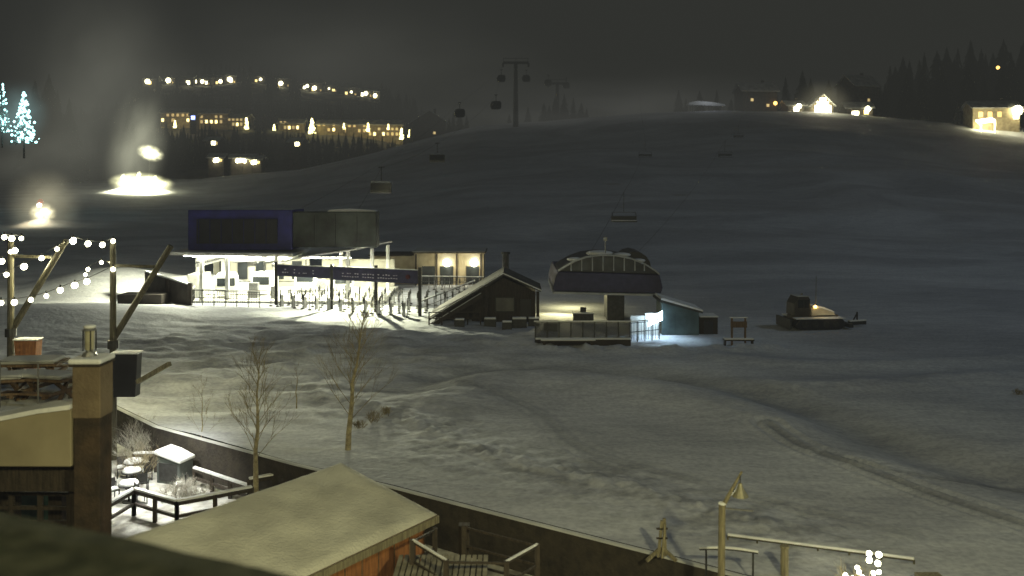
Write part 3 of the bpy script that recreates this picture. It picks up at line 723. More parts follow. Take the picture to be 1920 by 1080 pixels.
for (x,y,s) in [(-1.8,73,.5),(0.6,72.6,.6),(1.8,73.4,.45),(-4.3,73.0,.4),(3.1,71.2,.55),(-.4,71.8,.4)]:
    mb=MB().box(x-s,x+s,y-s*.6,y+s*.6,-.2,.75*s+.3)
    tt_=T('equipment_crate','dark equipment crate dusted with snow by the hut','crate',(x,y,G(x,y)),world=True,group='crates around the lift hut')
    tt_.part('box',mb,DMET,bevel=.03); tt_.part('snow_cap',MB().box(x-s*.95,x+s*.95,y-s*.55,y+s*.55,.75*s+.302,.75*s+.42),SNOW,bevel=.04)

# chairlift terminal: low dark shell with flared ends and a segmented window band
t=T('chairlift_terminal','dark rounded chairlift terminal with a segmented window band on one column','lift terminal',(8.1,77,0),world=True)
t.part('column',MB().box(8.2,9.7,76.5,79,-.3,2.7),DMET,bevel=.05)
t.part('lower_housing',MB().prism([(3.55,2.72),(12.6,2.50),(12.75,3.0),(12.5,4.1),(3.85,4.35),(3.5,3.2)],75,85),PURP,bevel=.08)
t.part('bottom_trim',MB().prism([(3.45,2.52),(12.75,2.30),(12.8,2.45),(3.5,2.68)],74.8,85),RSNOW)
arch=[(3.9,4.36),(4.5,4.75),(5.3,5.2),(6.3,5.55),(7.6,5.72),(8.8,5.68),(10.1,5.42),(11.3,4.92),(12.1,4.4),(12.45,4.11)]
t.part('upper_housing',MB().prism(arch,75.2,82.0),BLACK,bevel=.05)
mb=MB()
for a,b in zip(arch[:-1],arch[1:]): mb.beam((a[0],75.1,a[1]+.05),(b[0],75.1,b[1]+.05),.5,.12)
t.part('roof_trim',mb,RSNOW)
wx=[5.0,5.9,6.8,7.7,8.6,9.5,10.4,11.2]
def archz(x): return float(np.interp(x,[a[0] for a in arch],[a[1] for a in arch]))
GL2=mat('hazy_terminal_glass',(.10,.105,.10),(.04,.043,.043),.8,.25)
for i in range(7):
    a,b=wx[i]+.08,wx[i+1]-.08
    t.part('window',MB().add([(a,75.12,4.5),(b,75.12,4.46),(b,75.12,archz(b)-.22),(a,75.12,archz(a)-.22)],[(0,1,2,3)]),GL2)
mb=MB()
for x in wx: mb.box(x-.045,x+.045,75.02,75.12,4.42,archz(x)-.05)
t.part('mullion',mb,RSNOW)
mb=MB(); prr=[]
for k in range(9):
    a=math.pi*k/8; prr.append((11.4+1.5*math.cos(a),3.9+1.6*math.sin(a)))
prr+=[(9.9,2.9),(12.9,2.9)]
t.part('rear_cowl',MB().prism(prr,82.2,87),BLACK)
t.part('snow_layer',MB().sph((5.4,76.5,5.28),.7,10,.25).sph((7.6,77,5.78),1.2,10,.2).sph((9.6,77.5,5.58),.8,10,.25).sph((11.0,77,5.12),.6,10,.3),SNOW,smooth=True)
t.part('antenna',MB().cyl((8.0,76,5.6),(8.0,76,7.3),.04,.03,6).box(7.85,8.15,75.95,76.05,6.9,7.2),METAL)
t.part('bullwheel',MB().cyl((8.2,82,2.2),(8.2,82,2.4),2.4,2.4,24),DMET)
lamp('SPOT',(4.5,80,2.4),1300,(1,.9,.45),.2,target=(3.6,77,0),spot=150)
lamp('POINT',(5.5,84,1.9),460,(1,.9,.45),.2)
tt_=T('operator_desk','lift operator desk and gate under the terminal','lift control desk',(6.3,75.5,G(6.3,75.5)),world=True)
tt_.part('desk',MB().box(5.2,6.9,75,76,-.2,.8),DMET,bevel=.04); tt_.part('snow_cap',MB().box(5.15,6.95,74.95,76,.8,.9),SNOW); tt_.part('screen',MB().box(5.8,6.3,75.3,75.4,.9,1.3),BLACK)
t=T('loading_fence','long dark safety barrier with snowy rails and a solid lower board','fence',(5,64.5,G(5,64.5)),world=True)
zf=G(5,64.5)
mb=MB()
for k in range(9): x=1.7+k*.86; mb.box(x-.05,x+.05,64.4,64.5,zf-.3,zf+1.75)
t.part('post',mb,DMET)
t.part('top_rail',MB().beam((1.7,64.45,zf+1.7),(8.6,64.45,zf+1.7),.08),METAL)
t.part('lower_board',MB().box(1.7,8.6,64.3,64.39,zf-.1,zf+.5),DWALL)
t.part('snow_cap',MB().box(1.7,8.6,64.2,64.55,zf+.502,zf+.6).box(1.6,8.7,64.40,64.5,zf+1.75,zf+1.83),SNOW)
m=bpy.data.materials.new('mesh_net'); m.use_nodes=True; n=m.node_tree.nodes; l=m.node_tree.links
b_=n['Principled BSDF']; b_.inputs['Base Color'].default_value=(.08,.08,.08,1); b_.inputs['Alpha'].default_value=.5
t.part('net',MB().box(1.7,8.6,64.46,64.47,zf+.5,zf+1.66),m)
lb=T('snow_covered_bench','low bench buried in snow before the safety fence','bench',(4,63.2,G(4,63.2)),group=None)
lb.part('seat',MB().box(-2,2,-.25,.25,.3,.4),WOODD); lb.part('leg',MB().box(-1.8,-1.6,-.2,.2,-.3,.3).box(1.6,1.8,-.2,.2,-.3,.3),WOODD); lb.part('snow_cap',MB().box(-1.95,1.95,-.22,.22,.4,.5),SNOW,bevel=.04)
zf=G(13,69.5)
t=T('ticket_hut','blue-green hut with a slanted snowy roof and a blue-white lamp','hut',(13,70,zf),world=True)
t.part('wall',MB().prism([(11.75,zf-.3),(14.65,zf-.3),(14.65,zf+1.75),(11.75,zf+2.55)],69.5,72.2),TEAL)
t.part('roof',MB().prism([(11.5,zf+2.62),(14.9,zf+1.72),(14.95,zf+1.86),(11.55,zf+2.8)],69.2,72.5),DMET)
t.part('snow_layer',MB().prism([(11.6,zf+2.81),(14.9,zf+1.88),(14.9,zf+2.0),(11.7,zf+2.96)],69.15,72.4),SNOW)
t.part('door',MB().box(12.9,13.8,69.42,69.49,zf,zf+1.8),TEAL)
t.part('lamp',MB().add([(10.55,68.9,zf+.75),(11.75,69.25,zf+1.2),(11.75,69.25,zf+1.95),(10.65,68.9,zf+1.4)],[(0,1,2,3)]),LAMPB)
t.part('lamp_bracket',MB().beam((11.7,69.6,zf+1.4),(11.3,69.1,zf+1.25),.08),DMET)
t.part('pale_screen',MB().box(9.3,10.4,69.6,69.68,zf-.2,zf+1.5).box(10.45,11.6,69.6,69.68,zf-.2,zf+1.7),WHITE)
lamp('SPOT',(11.2,68.2,zf+2.4),480,(.62,.85,1),.25,target=(11.3,67.6,zf),spot=120)
lamp('POINT',(10.8,68.4,zf+1.2),70,(.6,.82,1),.2)
t=T('storage_shed','low dark shed with snow on top','shed',(15.4,70,zf),world=True)
t.part('wall',MB().box(14.75,16.2,69.8,71.6,zf-.3,zf+1.35),DWALL,bevel=.03); t.part('snow_layer',MB().box(14.8,16.25,69.75,71.65,zf+1.352,zf+1.42),SNOW); t.part('door',MB().box(15.1,15.8,69.73,69.79,zf,zf+1.1),BLACK)
fence((8.8,66),(11.2,67.5),1.5,4,'steel railing lit blue-white by the hut lamp',m=DMET,infill=True)
zf=G(16.6,65)
t=T('trail_sign','small timber sign board frame with snow on its shelf','sign',(16.6,65,zf))
t.part('post',MB().box(-.55,-.42,-.06,.06,-.3,2.0).box(.42,.55,-.06,.06,-.3,2.0),WOOD)
t.part('board',MB().box(-.6,.6,-.1,-.065,1.3,1.75),WOOD)
t.part('shelf',MB().box(-1.1,1.1,-.3,.3,.35,.45).box(-1.05,-.95,-.2,.2,-.3,.35).box(.95,1.05,-.2,.2,-.3,.35),WOODD)
t.part('snow_cap',MB().box(-1.05,1.05,-.28,.28,.452,.53).box(-.65,.65,-.12,.1,2.0,2.06),SNOW)

zf=G(25,72.6)
t=T('snow_groomer','tracked snow groomer with an upright cab and snow-dusted deck','snow groomer',(24.6,72.6,zf),.12)
t.e.scale=(.92,.92,.98)
for s_ in (-1,1):
    pf=[(-2.3,.45),(-1.9,.05),(1.9,.05),(2.4,.5),(2.0,.9),(-1.9,.9)]
    tr=t.part('track',MB().prism(pf,s_*1.15-.45,s_*1.15+.45),BLACK,bevel=.05)
    t.part('wheel',MB().cyl((-1.4,s_*1.15-.48,.5),(-1.4,s_*1.15+.48,.5),.3,.3,12).cyl((-.5,s_*1.15-.48,.5),(-.5,s_*1.15+.48,.5),.3,.3,12).cyl((.5,s_*1.15-.48,.5),(.5,s_*1.15+.48,.5),.3,.3,12).cyl((1.4,s_*1.15-.48,.5),(1.4,s_*1.15+.48,.5),.3,.3,12),DMET,parent=tr)
t.part('chassis',MB().box(-2.1,2.1,-.68,.68,.5,1.1),ORNG,bevel=.06)
cb=t.part('cab',MB().prism([(-2.1,1.11),(-.6,1.11),(-.6,2.45),(-.75,2.65),(-1.7,2.65),(-2.05,2.1)],-.85,.85),mat('cab_shell',(.06,.055,.045),(.035,.03,.028),2,.5),bevel=.06)
t.part('window',MB().box(-1.75,-1.25,-.88,-.855,1.75,2.4).box(-1.15,-.7,-.88,-.855,1.75,2.4),GLASS,parent=cb)
t.part('cab_roof_snow',MB().box(-1.75,-.65,-.85,.85,2.66,2.72),RSNOW,parent=cb,bevel=.02)
t.part('beacon',MB().cyl((-1.0,0,2.72),(-1.0,0,2.86),.1,.08,8),ORNG,parent=cb)
t.part('work_lamp',MB().sph((-.2,-.98,1.85),.13,8),LAMPO)
t.part('engine_deck',MB().prism([(-.55,1.11),(1.7,1.11),(1.6,1.3),(.6,1.65),(-.55,1.75)],-.95,.95),mat('groomer_hood',(.5,.47,.38),(.35,.33,.27),1,.5),bevel=.06)
t.part('snow_cap',MB().prism([(-.4,1.77),(.6,1.67),(1.6,1.32),(1.6,1.42),(.6,1.80),(-.4,1.9)],-.9,.85),SNOW)
t.part('deck_snow',MB().box(-2.2,2.3,-1.55,-.75,.905,.98).box(-2.2,2.3,.75,1.55,.905,.98),SNOW)
t.part('blade',MB().box(-2.75,-2.6,-1.5,1.5,.1,.9).beam((-2.6,-.6,.5),(-2.1,-.5,.7),.14).beam((-2.6,.6,.5),(-2.1,.5,.7),.14),DMET)
t.part('tiller',MB().box(2.6,3.0,-1.6,1.6,.15,.45).beam((2.1,0,.7),(2.6,0,.45),.2),DMET)
t.part('winch_mast',MB().cyl((.3,0,1.7),(.35,0,4.3),.05,.03,6),METAL)
lamp('SPOT',(25.4,69,3.6),230,(1,.80,.45),.2,target=(25.4,72.6,1.2),spot=46)
gl=T('grooming_attachment','spare groomer implement half buried in snow','machine part',(28.4,73,G(28.4,73)),.3)
gl.part('frame',MB().beam((-.8,0,.3),(.8,0,.3),.3).beam((0,0,.3),(0,0,1.2),.1).beam((-.5,0,.3),(0,0,1.1),.08),DMET); gl.part('snow_cap',MB().beam((-.8,0,.5),(.8,0,.5),.3,.12),SNOW)

# ---------------------------------------------------------------- snow guns
def snow_gun(px,Y,hgt,label,power,col=(1,.97,.75),r=.7,red=False,cone=95):
    x=bx(px,Y); z=G(x,Y)
    t=T('snow_gun',label,'snow gun',(x,Y,z),group='snow guns working on the slope')
    t.part('mast',MB().cyl((0,0,-.5),(0,0,hgt),.16,.12,8),DMET)
    t.part('base',MB().beam((-1,0,.15),(1,0,.15),.2).beam((0,-1,.15),(0,1,.15),.2).box(-.5,.5,-.4,.4,.25,1.0),RED if red else DMET)
    t.part('barrel',MB().cyl((-.1,.4,hgt+.3),(.3,-1.1,hgt+.7),.45,.55,14),RED if red else WHITE)
    t.part('lamp',MB().sph((.2,-1.3,hgt-.1),r,10),LAMPW)
    lamp('SPOT',(x+.3,Y-2.2-r,z+hgt+.4),power,col,.3,target=(x+.5,Y-3.2,z),spot=cone,blend=1.0)
GL1='fan snow gun lighting up its own snow pile'
snow_gun(78,188,3.0,'red fan snow gun with a bright work lamp',4500,(1,.8,.45),.45,True)
snow_gun(232,277,3.0,GL1,45000,(1,.95,.62),.5,cone=115)
snow_gun(262,278,3.0,GL1,60000,(1,.95,.62),.5,cone=115)
snow_gun(292,277,3.0,GL1,60000,(1,.95,.62),.5,cone=115)
snow_gun(280,290,11.2,'tall tower snow gun blowing mist in lamp light',4000,(1,.95,.62),.8)
def mist(name,loc,rad,col,k,nscale,label,rot=(0,0,0),lo=.35):
    mb=MB().sph((0,0,0),1,20); o=solo(name,mb,bpy.data.materials.new(name),label,'mist',kind='stuff')
    o.location=loc; o.scale=rad; o.rotation_euler=rot
    m=o.data.materials[0]; m.use_nodes=True; n=m.node_tree.nodes; l=m.node_tree.links
    for x in list(n):
        if x.type=='BSDF_PRINCIPLED': n.remove(x)
    out=[x for x in n if x.type=='OUTPUT_MATERIAL'][0]
    tc=n.new('ShaderNodeTexCoord'); ln=n.new('ShaderNodeVectorMath'); ln.operation='LENGTH'
    l.new(tc.outputs['Object'],ln.inputs[0])
    mr=n.new('ShaderNodeMapRange'); mr.interpolation_type='SMOOTHSTEP'
    mr.inputs[1].default_value=0; mr.inputs[2].default_value=.98; mr.inputs[3].default_value=1; mr.inputs[4].default_value=0
    l.new(ln.outputs['Value'],mr.inputs[0])
    nz=n.new('ShaderNodeTexNoise'); nz.inputs['Scale'].default_value=nscale; nz.inputs['Detail'].default_value=3
    l.new(tc.outputs['Object'],nz.inputs['Vector'])
    m2=n.new('ShaderNodeMapRange'); m2.inputs[1].default_value=.35; m2.inputs[2].default_value=.65; m2.inputs[3].default_value=lo; m2.inputs[4].default_value=1.2
    l.new(nz.outputs['Fac'],m2.inputs[0])
    mu=n.new('ShaderNodeMath'); mu.operation='MULTIPLY'; l.new(mr.outputs[0],mu.inputs[0]); l.new(m2.outputs[0],mu.inputs[1])
    m3=n.new('ShaderNodeMath'); m3.operation='MULTIPLY'; l.new(mu.outputs[0],m3.inputs[0]); m3.inputs[1].default_value=k
    em=n.new('ShaderNodeEmission'); em.inputs['Color'].default_value=(*col,1); l.new(m3.outputs[0],em.inputs['Strength'])  # lamp and sky light on the mist put in as its own emission
    l.new(em.outputs[0],out.inputs['Volume'])
    return o
LM='pale cloud of drifting snow-gun mist over the slope'
LH='faint drifting haze above the hill crest'
mist('mist_cloud',(bx(185,255),255,bz(190,255)),(34,24,46),(1,1,.80),.0088,1.4,LM,lo=.25)
mist('mist_cloud',(bx(80,240),235,bz(300,240)),(26,18,14),(1,1,.80),.0070,1.4,LM,lo=.15)
mist('mist_cloud',(bx(560,300),305,bz(140,300)),(105,26,40),(1,1,.85),.0034,1.7,LH,lo=.2)
mist('mist_cloud',(bx(1150,300),300,bz(215,300)),(100,26,20),(1,1,.92),.0034,2.0,LH,lo=.1)
mist('glow_plume',(bx(255,270),270,bz(280,270)),(11,8,22),(1,1,.72),.12,1.8,'glowing plume of snow-gun mist with lamp light put in as glow',(0,.18,0),lo=.2)
mist('snow_jet',(bx(265,272),272,bz(344,272)),(11,4,3.8),(1,.98,.55),8,2.2,'self-glowing jet of fresh snow above the pile',(0,.06,0),lo=.05)
mist('snow_jet',(bx(282,287),287,bz(287,287)),(5.0,3,3.0),(1,.98,.60),6,2.8,'self-glowing jet of fresh snow from the tower gun',(0,.3,0),lo=.0)
mist('snow_jet',(bx(80,184),184,bz(400,184)),(3.2,2,2.6),(1,.9,.55),4,2.8,'self-glowing jet of snow around the red snow gun',lo=.0)
mist('glow_plume',(bx(82,182),182,bz(385,182)),(9,6,9),(1,.92,.6),.11,1.5,'small glowing plume of mist around a snow gun')
mist('glow_plume',(bx(1543,305),305,bz(196,305)),(12,4,10),(1,.92,.6),.11,1.5,'faint glow added as glare around the brightly lit chalet gable')  # glow volume added to imitate glare at the bright gable
mist('glow_plume',(bx(34,194),194,bz(215,194)),(8,3,9),(.6,1,1),.12,1.8,'faint cold glow added as glare around the icy-lit trees')  # glow volume added to imitate glare around the bulbs

# ---------------------------------------------------------------- string lights & log poles (left)
PY=44
def pole(px,top,px0,a0,px1,a1,label):
    x=bx(px,PY); zt=bz(top,PY)
    t=T('light_pole',label,'light pole',(x,PY,PZ),group='log poles carrying string lights')
    t.part('pole',MB().cyl((0,0,-.3),(0,0,zt-PZ),.19,.14,10),LOGD)
    t.part('log_arm',MB().cyl((bx(px0,PY)-x,.15,bz(a0,PY)-PZ),(bx(px1,PY)-x,-.3,bz(a1,PY)-PZ),.16,.14,10),LOGD)
    t.part('bracket',MB().cyl((0,0,bz(a0,PY)-PZ-.35),(0,0,bz(a0,PY)-PZ+.05),.26,.26,10),DMET)
    return t
t=pole(212,450,208,640,325,460,'tall log pole with a long slanted log arm')
t.part('crosspiece',MB().beam((0,0,bz(498,PY)-PZ),(bx(292,PY)-bx(212,PY),0,bz(500,PY)-PZ),.14),LOGD)
t=pole(20,450,20,618,130,450,'tall log pole with a slanted log arm and string lights')
t.part('crosspiece',MB().beam((0,0,bz(480,PY)-PZ),(bx(95,PY)-bx(20,PY),0,bz(482,PY)-PZ),.14),LOGD)
def strlights(pts,label):
    P_=[Vector((bx(a,y),y,bz(b,y))) for a,b,y in pts]
    t=T('string_light',label,'string lights',tuple(P_[0]),world=True,group='festoon light strings')
    mb=MB()
    for a,b in zip(P_[:-1],P_[1:]): mb.cyl(a+Vector((0,0,.16)),b+Vector((0,0,.16)),.015,.015,4,False)
    t.part('wire',mb,DMET)
    for p in P_:
        t.part('bulb',MB().sph(p,U(.10,.165),8),BULB,smooth=True)
        t.part('bulb_socket',MB().cyl(p+Vector((0,0,.12)),p+Vector((0,0,.25)),.05,.04,6),DMET)
    return P_
strlights([(138,450,44),(165,457,43.5),(192,459,43.2),(212,452,43.8)],'string of glowing warm-white bulbs between two log poles')
strlights([(137,452,44),(107,467,43),(78,484,42.6),(45,500,42),(12,515,41.6),(-15,528,41)],'string of glowing warm-white bulbs sagging from a pole')
strlights([(212,505,43.8),(163,528,42),(140,535,41),(113,544,40.5),(87,555,40),(58,562,39.6),(27,567,39.3),(2,568,39),(-22,566,39)],'low string of glowing warm-white bulbs')
strlights([(8,445,43),(22,447,42.6),(40,447,42)],'short string of glowing warm-white bulbs')
strlights([(28,470,44),(20,472,43),(3,490,42),(-15,500,41)],'short string of glowing warm-white bulbs')
strlights([(212,500,46),(190,492,52),(165,505,58),(160,515,60)],'string of bulbs running back towards the slope')
lamp('POINT',(bx(110,43),46,7.4),900,(1,.92,.50),.4)
lamp('POINT',(bx(180,47),48,8.0),1200,(1,.92,.50),.3)
lamp('POINT',(bx(40,42),44,8.0),600,(1,.92,.50),.3)
def bannerbox(px0,px1,r0,r1,m,label):
    x0,x1=bx(px0,PY-.6),bx(px1,PY-.6); z1,z0=bz(r0,PY-.6),bz(r1,PY-.6)
    t=T('banner_box',label,'banner',((x0+x1)/2,PY-.6,z0),world=True,group='banner boxes hung on the log poles')
    t.part('body',MB().prism([(x0+.1,z0),(x1-.1,z0),(x1,z1),(x0,z1)],PY-.9,PY-.3),m,bevel=.03)
    t.part('snow_cap',MB().box(x0-.05,x1+.05,PY-.95,PY-.25,z1+.002,z1+.08),SNOW,bevel=.03)
    t.part('bracket',MB().beam((x0,PY-.6,z1-.2),(x0-.3,PY,z1-.2),.08).beam((x0,PY-.6,z0+.2),(x0-.3,PY,z0+.2),.08),DMET)
bannerbox(32,74,637,700,ORANGE,'orange banner box with snow on top')
bannerbox(214,262,662,742,BLACK,'dark banner box with snow on top')
solo('timber_brace',MB().beam((bx(258,43),43,bz(716,43)),(bx(318,42),42,bz(682,42)),.2,.2),LOG,'short slanted timber brace dusted with snow','beam',loc=(bx(258,43),43,bz(716,43)))

# ---------------------------------------------------------------- terrace with big column
CY=24
x0,x1=bx(150,CY),bx(199,CY)
t=T('square_column','massive square column, tan above and dark below, snow cap','column',((x0+x1)/2,CY,PZ),world=True)
zs=bz(778,CY)
t.part('upper_block',MB().box(x0-.03,x1+.02,CY-.38,CY+.38,zs,bz(682,CY)),PILLAR,bevel=.03)
t.part('lower_shaft',MB().box(x0,x1,CY-.36,CY+.36,PZ,zs-.002),PILLARD,bevel=.03)
t.part('cap',MB().box(x0-.1,x1+.05,CY-.45,CY+.45,bz(682,CY)+.001,bz(682,CY)+.06),WOODD,bevel=.02)
t.part('snow_cap',MB().box(x0-.12,x1+.06,CY-.46,CY+.46,bz(682,CY)+.062,bz(671,CY)+.05),SNOW,bevel=.06)
t=T('lantern','glass post lantern with a snowy cap','lantern',(bx(168,CY),CY,bz(667,CY)))
t.part('base',MB().cyl((0,0,0),(0,0,.1),.2,.16,12).cyl((0,0,.1),(0,0,.16),.1,.1,8),METAL)
t.part('glass',MB().cyl((0,0,.17),(0,0,.68),.12,.13,12),mat('frosted_lantern_glass',(.45,.43,.32),(.3,.28,.2),4,.3))
mb=MB()
for k in range(4):
    a=k*math.pi/2+.6; mb.beam((.16*math.cos(a),.16*math.sin(a),.15),(.16*math.cos(a),.16*math.sin(a),.7),.025)
t.part('cage',mb,DMET); t.part('cap',MB().cyl((0,0,.7),(0,0,.78),.20,.08,12),METAL); t.part('snow_cap',MB().sph((0,0,.79),.17,10,.35),SNOW,smooth=True)
def ex(y): return -.487*y
t=T('timber_terrace','raised timber terrace with a snow-dusted fascia beam','terrace',(-15,25,PZ),world=True)
prof=[(-18,4.42),(x0-.04,4.40)]
topz=[(x0-.04,5.95),(-12.6,5.84),(-13.4,5.68),(-14.4,5.5),(-16,5.2),(-18,4.9)]
t.part('fascia',MB().prism(prof+topz,23.6,24.2),mat('dusted_fascia',(.32,.28,.19),(.24,.21,.14),.7,.85,.1),bevel=.03)
t.part('snow_edge',MB().prism(topz+[(a,b+.12) for a,b in topz[::-1]],23.5,24.4),SNOW)
t.part('deck',MB().slab([(-21,24.3,5.4),(ex(24.3),24.3,5.4),(ex(31),31,5.4),(-21,31,5.4)],.2),WOODD)
t.part('deck_snow',MB().slab([(-21,24.5,5.5),(ex(24.5)-.3,24.5,5.5),(ex(31)-.4,30.8,5.5),(-21,30.8,5.5)],.095),RSNOW)
t.part('support_beam',MB().box(-19,ex(24.6),24.3,24.6,3.5,4.2).box(-19,ex(28.3),28,28.3,3.4,5.19),WOODD)
mb=MB()
for xx in (-13.4,-14.8,-16.4): mb.box(xx-.2,xx+.2,26,26.4,PZ,5.19)
mb.box(-12.35,-12.0,24.7,25.05,PZ,5.19)
t.part('post',mb,WOODD)
t.part('rear_wall',MB().box(-22,ex(30.3)-.3,30,30.3,PZ,5.19),WOODD)
t.part('glass_door',MB().box(-16.6,-15.6,29.9,29.98,PZ,3.4),mat('teal_glass',(.05,.10,.09),(.02,.05,.045),1,.2))
fence((-17.5,25.2),(ex(25.2)-.2,25.0),1.15,6,'dark timber railing under the terrace',z=2.1,m=WOODD,pw=.12,group='timber railings on the plaza',rails=(.95,.6,.25),snow=True)
fence((-17.5,24.8),(ex(24.6)-.1,24.6),.9,5,'thin rope railing along the terrace edge',z=6.1,m=METAL,pw=.03,group='timber railings on the plaza',rails=(.98,.5),snow=False)
for (x,y,s,r_) in [(-15.4,26.4,1.0,.3),(-13.9,26.6,.9,-.2),(-15.6,28.8,1.1,.1)]:
    tt_=T('patio_table','wooden terrace table with snow piled on top','table',(x,y,5.4),r_,group='terrace tables')
    tt_.part('top',MB().box(-.9*s,.9*s,-.5*s,.5*s,.68,.75),WOOD); tt_.part('leg',MB().beam((-.7*s,-.4,0),(-.5*s,.3,.68),.1).beam((-.7*s,.4,0),(-.5*s,-.3,.68),.1).beam((.7*s,-.4,0),(.5*s,.3,.68),.1).beam((.7*s,.4,0),(.5*s,-.3,.68),.1),WOOD)
    tt_.part('snow_cap',MB().box(-.8*s,.8*s,-.45*s,.4*s,.752,.88),RSNOW,bevel=.05)
    tt_.part('bench',MB().box(-.9*s,.9*s,-.95,-.7,.4,.46).box(-.9*s,.9*s,.7,.95,.4,.46).box(-.7*s,-.6*s,-.95,.95,.3,.4).box(.6*s,.7*s,-.95,.95,.3,.4),WOOD)

# ---------------------------------------------------------------- kiosk with big snowy roof
P1=Vector((-5.70,29.6,2.6)); P4=Vector((-10.04,23.5,2.6)); P2=Vector((-2.33,27.67,1.6)); P3=P2+(P4-P1)
P4=P4+(P4-P1)*.25; P3=P3+(P4-P1)*.22; P3.z=1.6
t=T('plaza_kiosk','orange-brown kiosk under a broad snow-covered shed roof','building',(-6,25.5,PZ),world=True)
rf=t.part('roof',MB().slab([P1,P2,P3,P4],.22),WOOD)
mb=MB()
N1,N2=50,70; vs=[];fs=[]
for i in range(N1+1):
    for j in range(N2+1):
        p=(P1.lerp(P2,i/N1)).lerp(P4.lerp(P3,i/N1),j/N2)
        ed=min(i,N1-i,j,N2-j)/3; k=min(1,ed)**.5
        hgt=.003+.11*k+.04*float(fbm(np.array(p.x*.8),np.array(p.y*.8),4,3))*k
        vs.append((p.x,p.y,p.z+hgt))
for i in range(N1):
    for j in range(N2):
        a=i*(N2+1)+j; fs.append((a,a+1,a+N2+2,a+N2+1))
mb.add(vs,fs); t.part('snow_layer',mb,mat('kiosk_snow',(.60,.59,.50),(.42,.41,.35),.6,.85,.5,bscale=14),parent=rf,smooth=True)
c=(P1+P2+P3+P4)/4
ins=[p+(c-p)*.09 for p in (P1,P2,P3,P4)]
vb=[(p.x,p.y,PZ) for p in ins]; vt=[(p.x,p.y,p.z-.23) for p in ins]
t.part('wall',MB().add(vb+vt,[(0,1,5,4),(1,2,6,5),(2,3,7,6),(3,0,4,7),(3,2,1,0),(4,5,6,7)]),ORANGE)
dd=(P3-P2).normalized()
t.part('fascia',MB().beam(P2+Vector((.04,-.03,-.12)),P3+Vector((.04,-.03,-.12)),.06,.22),LOG)
mb=MB()
e0=ins[1]; e1=ins[2]
for k in range(14):
    p=e0.lerp(e1,k/13); nn=Vector((-dd.y,dd.x,0)); nn=nn if nn.x>0 else -nn
    mb.beam((p.x+nn.x*.02,p.y+nn.y*.02,PZ),(p.x+nn.x*.02,p.y+nn.y*.02,1.36),.03)
t.part('batten',mb,WOOD)

t=T('near_roof','roof edge below the lookout, its shade put in as dark colour','roof',(-5,7,8.6),world=True)
A_=Vector((-12.04,11.59,8.93)); B_=Vector((1.92,5.37,8.93))
vs=[];fs=[];N1,N2=120,14
for i in range(N1+1):
    for j in range(N2+1):
        p=A_.lerp(B_,i/N1); q=p+Vector((-1.2,-3.2,0)); r_=p.lerp(q,j/N2)
        k=min(1,j/2)**.5
        vs.append((r_.x,r_.y,r_.z-.04+.04*k+.010*float(fbm(np.array(r_.x*3),np.array(r_.y*3),3,9))))
for i in range(N1):
    for j in range(N2):
        a=i*(N2+1)+j; fs.append((a,a+1,a+N2+2,a+N2+1))
DSN=mat('shade_darkened_shingle',(.026,.028,.023),(.012,.014,.012),4,.95,.8,bscale=40)  # roof lies in shade; that shade is put into this dark colour
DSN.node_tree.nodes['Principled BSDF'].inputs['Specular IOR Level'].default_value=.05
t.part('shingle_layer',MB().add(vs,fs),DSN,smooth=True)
t.part('roof_edge',MB().slab([(A_.x,A_.y,8.86),(B_.x,B_.y,8.86),(B_.x-1.2,B_.y-3.2,8.86),(A_.x-1.2,A_.y-3.2,8.86)],.3),WOODD)

# ---------------------------------------------------------------- lit patio items
lamp('SPOT',(-16.6,39.2,3.4),2300,(1,1,.88),.15,target=(-16.9,40.0,PZ),spot=120,blend=.9)
lamp('SPOT',(-14.4,37.0,2.6),1200,(1,1,.88),.15,target=(-14.9,37.9,PZ),spot=110,blend=.9)
t=T('patio_locker','grey bin cabinet with thick snow on its sloping lid','cabinet',(-15.5,40.8,PZ),-.35)
t.part('body',MB().prism([(-.65,0),(.65,0),(.65,1.0),(-.65,1.3)],-.45,.45),mat('grey_cabinet',(.10,.12,.11),(.07,.08,.08),2,.6),bevel=.03)
t.part('door',MB().box(-.5,.5,-.48,-.455,.15,.95),DMET); t.part('snow_cap',MB().prism([(-.75,1.31),(.72,1.01),(.7,1.16),(-.1,1.42),(-.7,1.52)],-.55,.55),SNOW,bevel=.06)
def rail3(a,b,n,label,h=1.1): return fence(a,b,h,n,label,z=PZ,m=WOODD,pw=.14,group='timber railings on the plaza',rails=(.9,.45))
RL='dark timber railing enclosing the patio'
rail3((-14.4,40.2),(-11.2,37.8),3,'timber railing with snow on top by the patio',.8)
rail3((-11.2,37.8),(-9.9,38.6),1,'short timber railing with snow on top')
rail3((-15.6,36.6),(-13.3,35.2),2,RL); rail3((-13.3,35.2),(-10.8,36.8),2,RL); rail3((-15.6,36.6),(-15.9,34.9),1,RL)
rail3((-17.9,42.0),(-15.9,42.2),2,RL,.9)
TB=[]
for (x,y) in [(-17.6,41.2),(-17.1,39.9),(-16.5,38.2)]:
    if not TB:
        tt_=T('bistro_table','round patio table topped with a cake of snow','table',(x,y,PZ),group='round patio tables')
        tt_.part('top',MB().cyl((0,0,.72),(0,0,.76),.45,.45,16),DMET); tt_.part('pedestal',MB().cyl((0,0,0),(0,0,.72),.04,.04,8).cyl((0,0,0),(0,0,.03),.28,.28,12),DMET); tt_.part('snow_cap',MB().cyl((0,0,.762),(0,0,.9),.42,.36,16),SNOW,bevel=.05); TB.append(tt_.e)
    else: dup(TB[0],(x,y,PZ),0)
CHR=[]
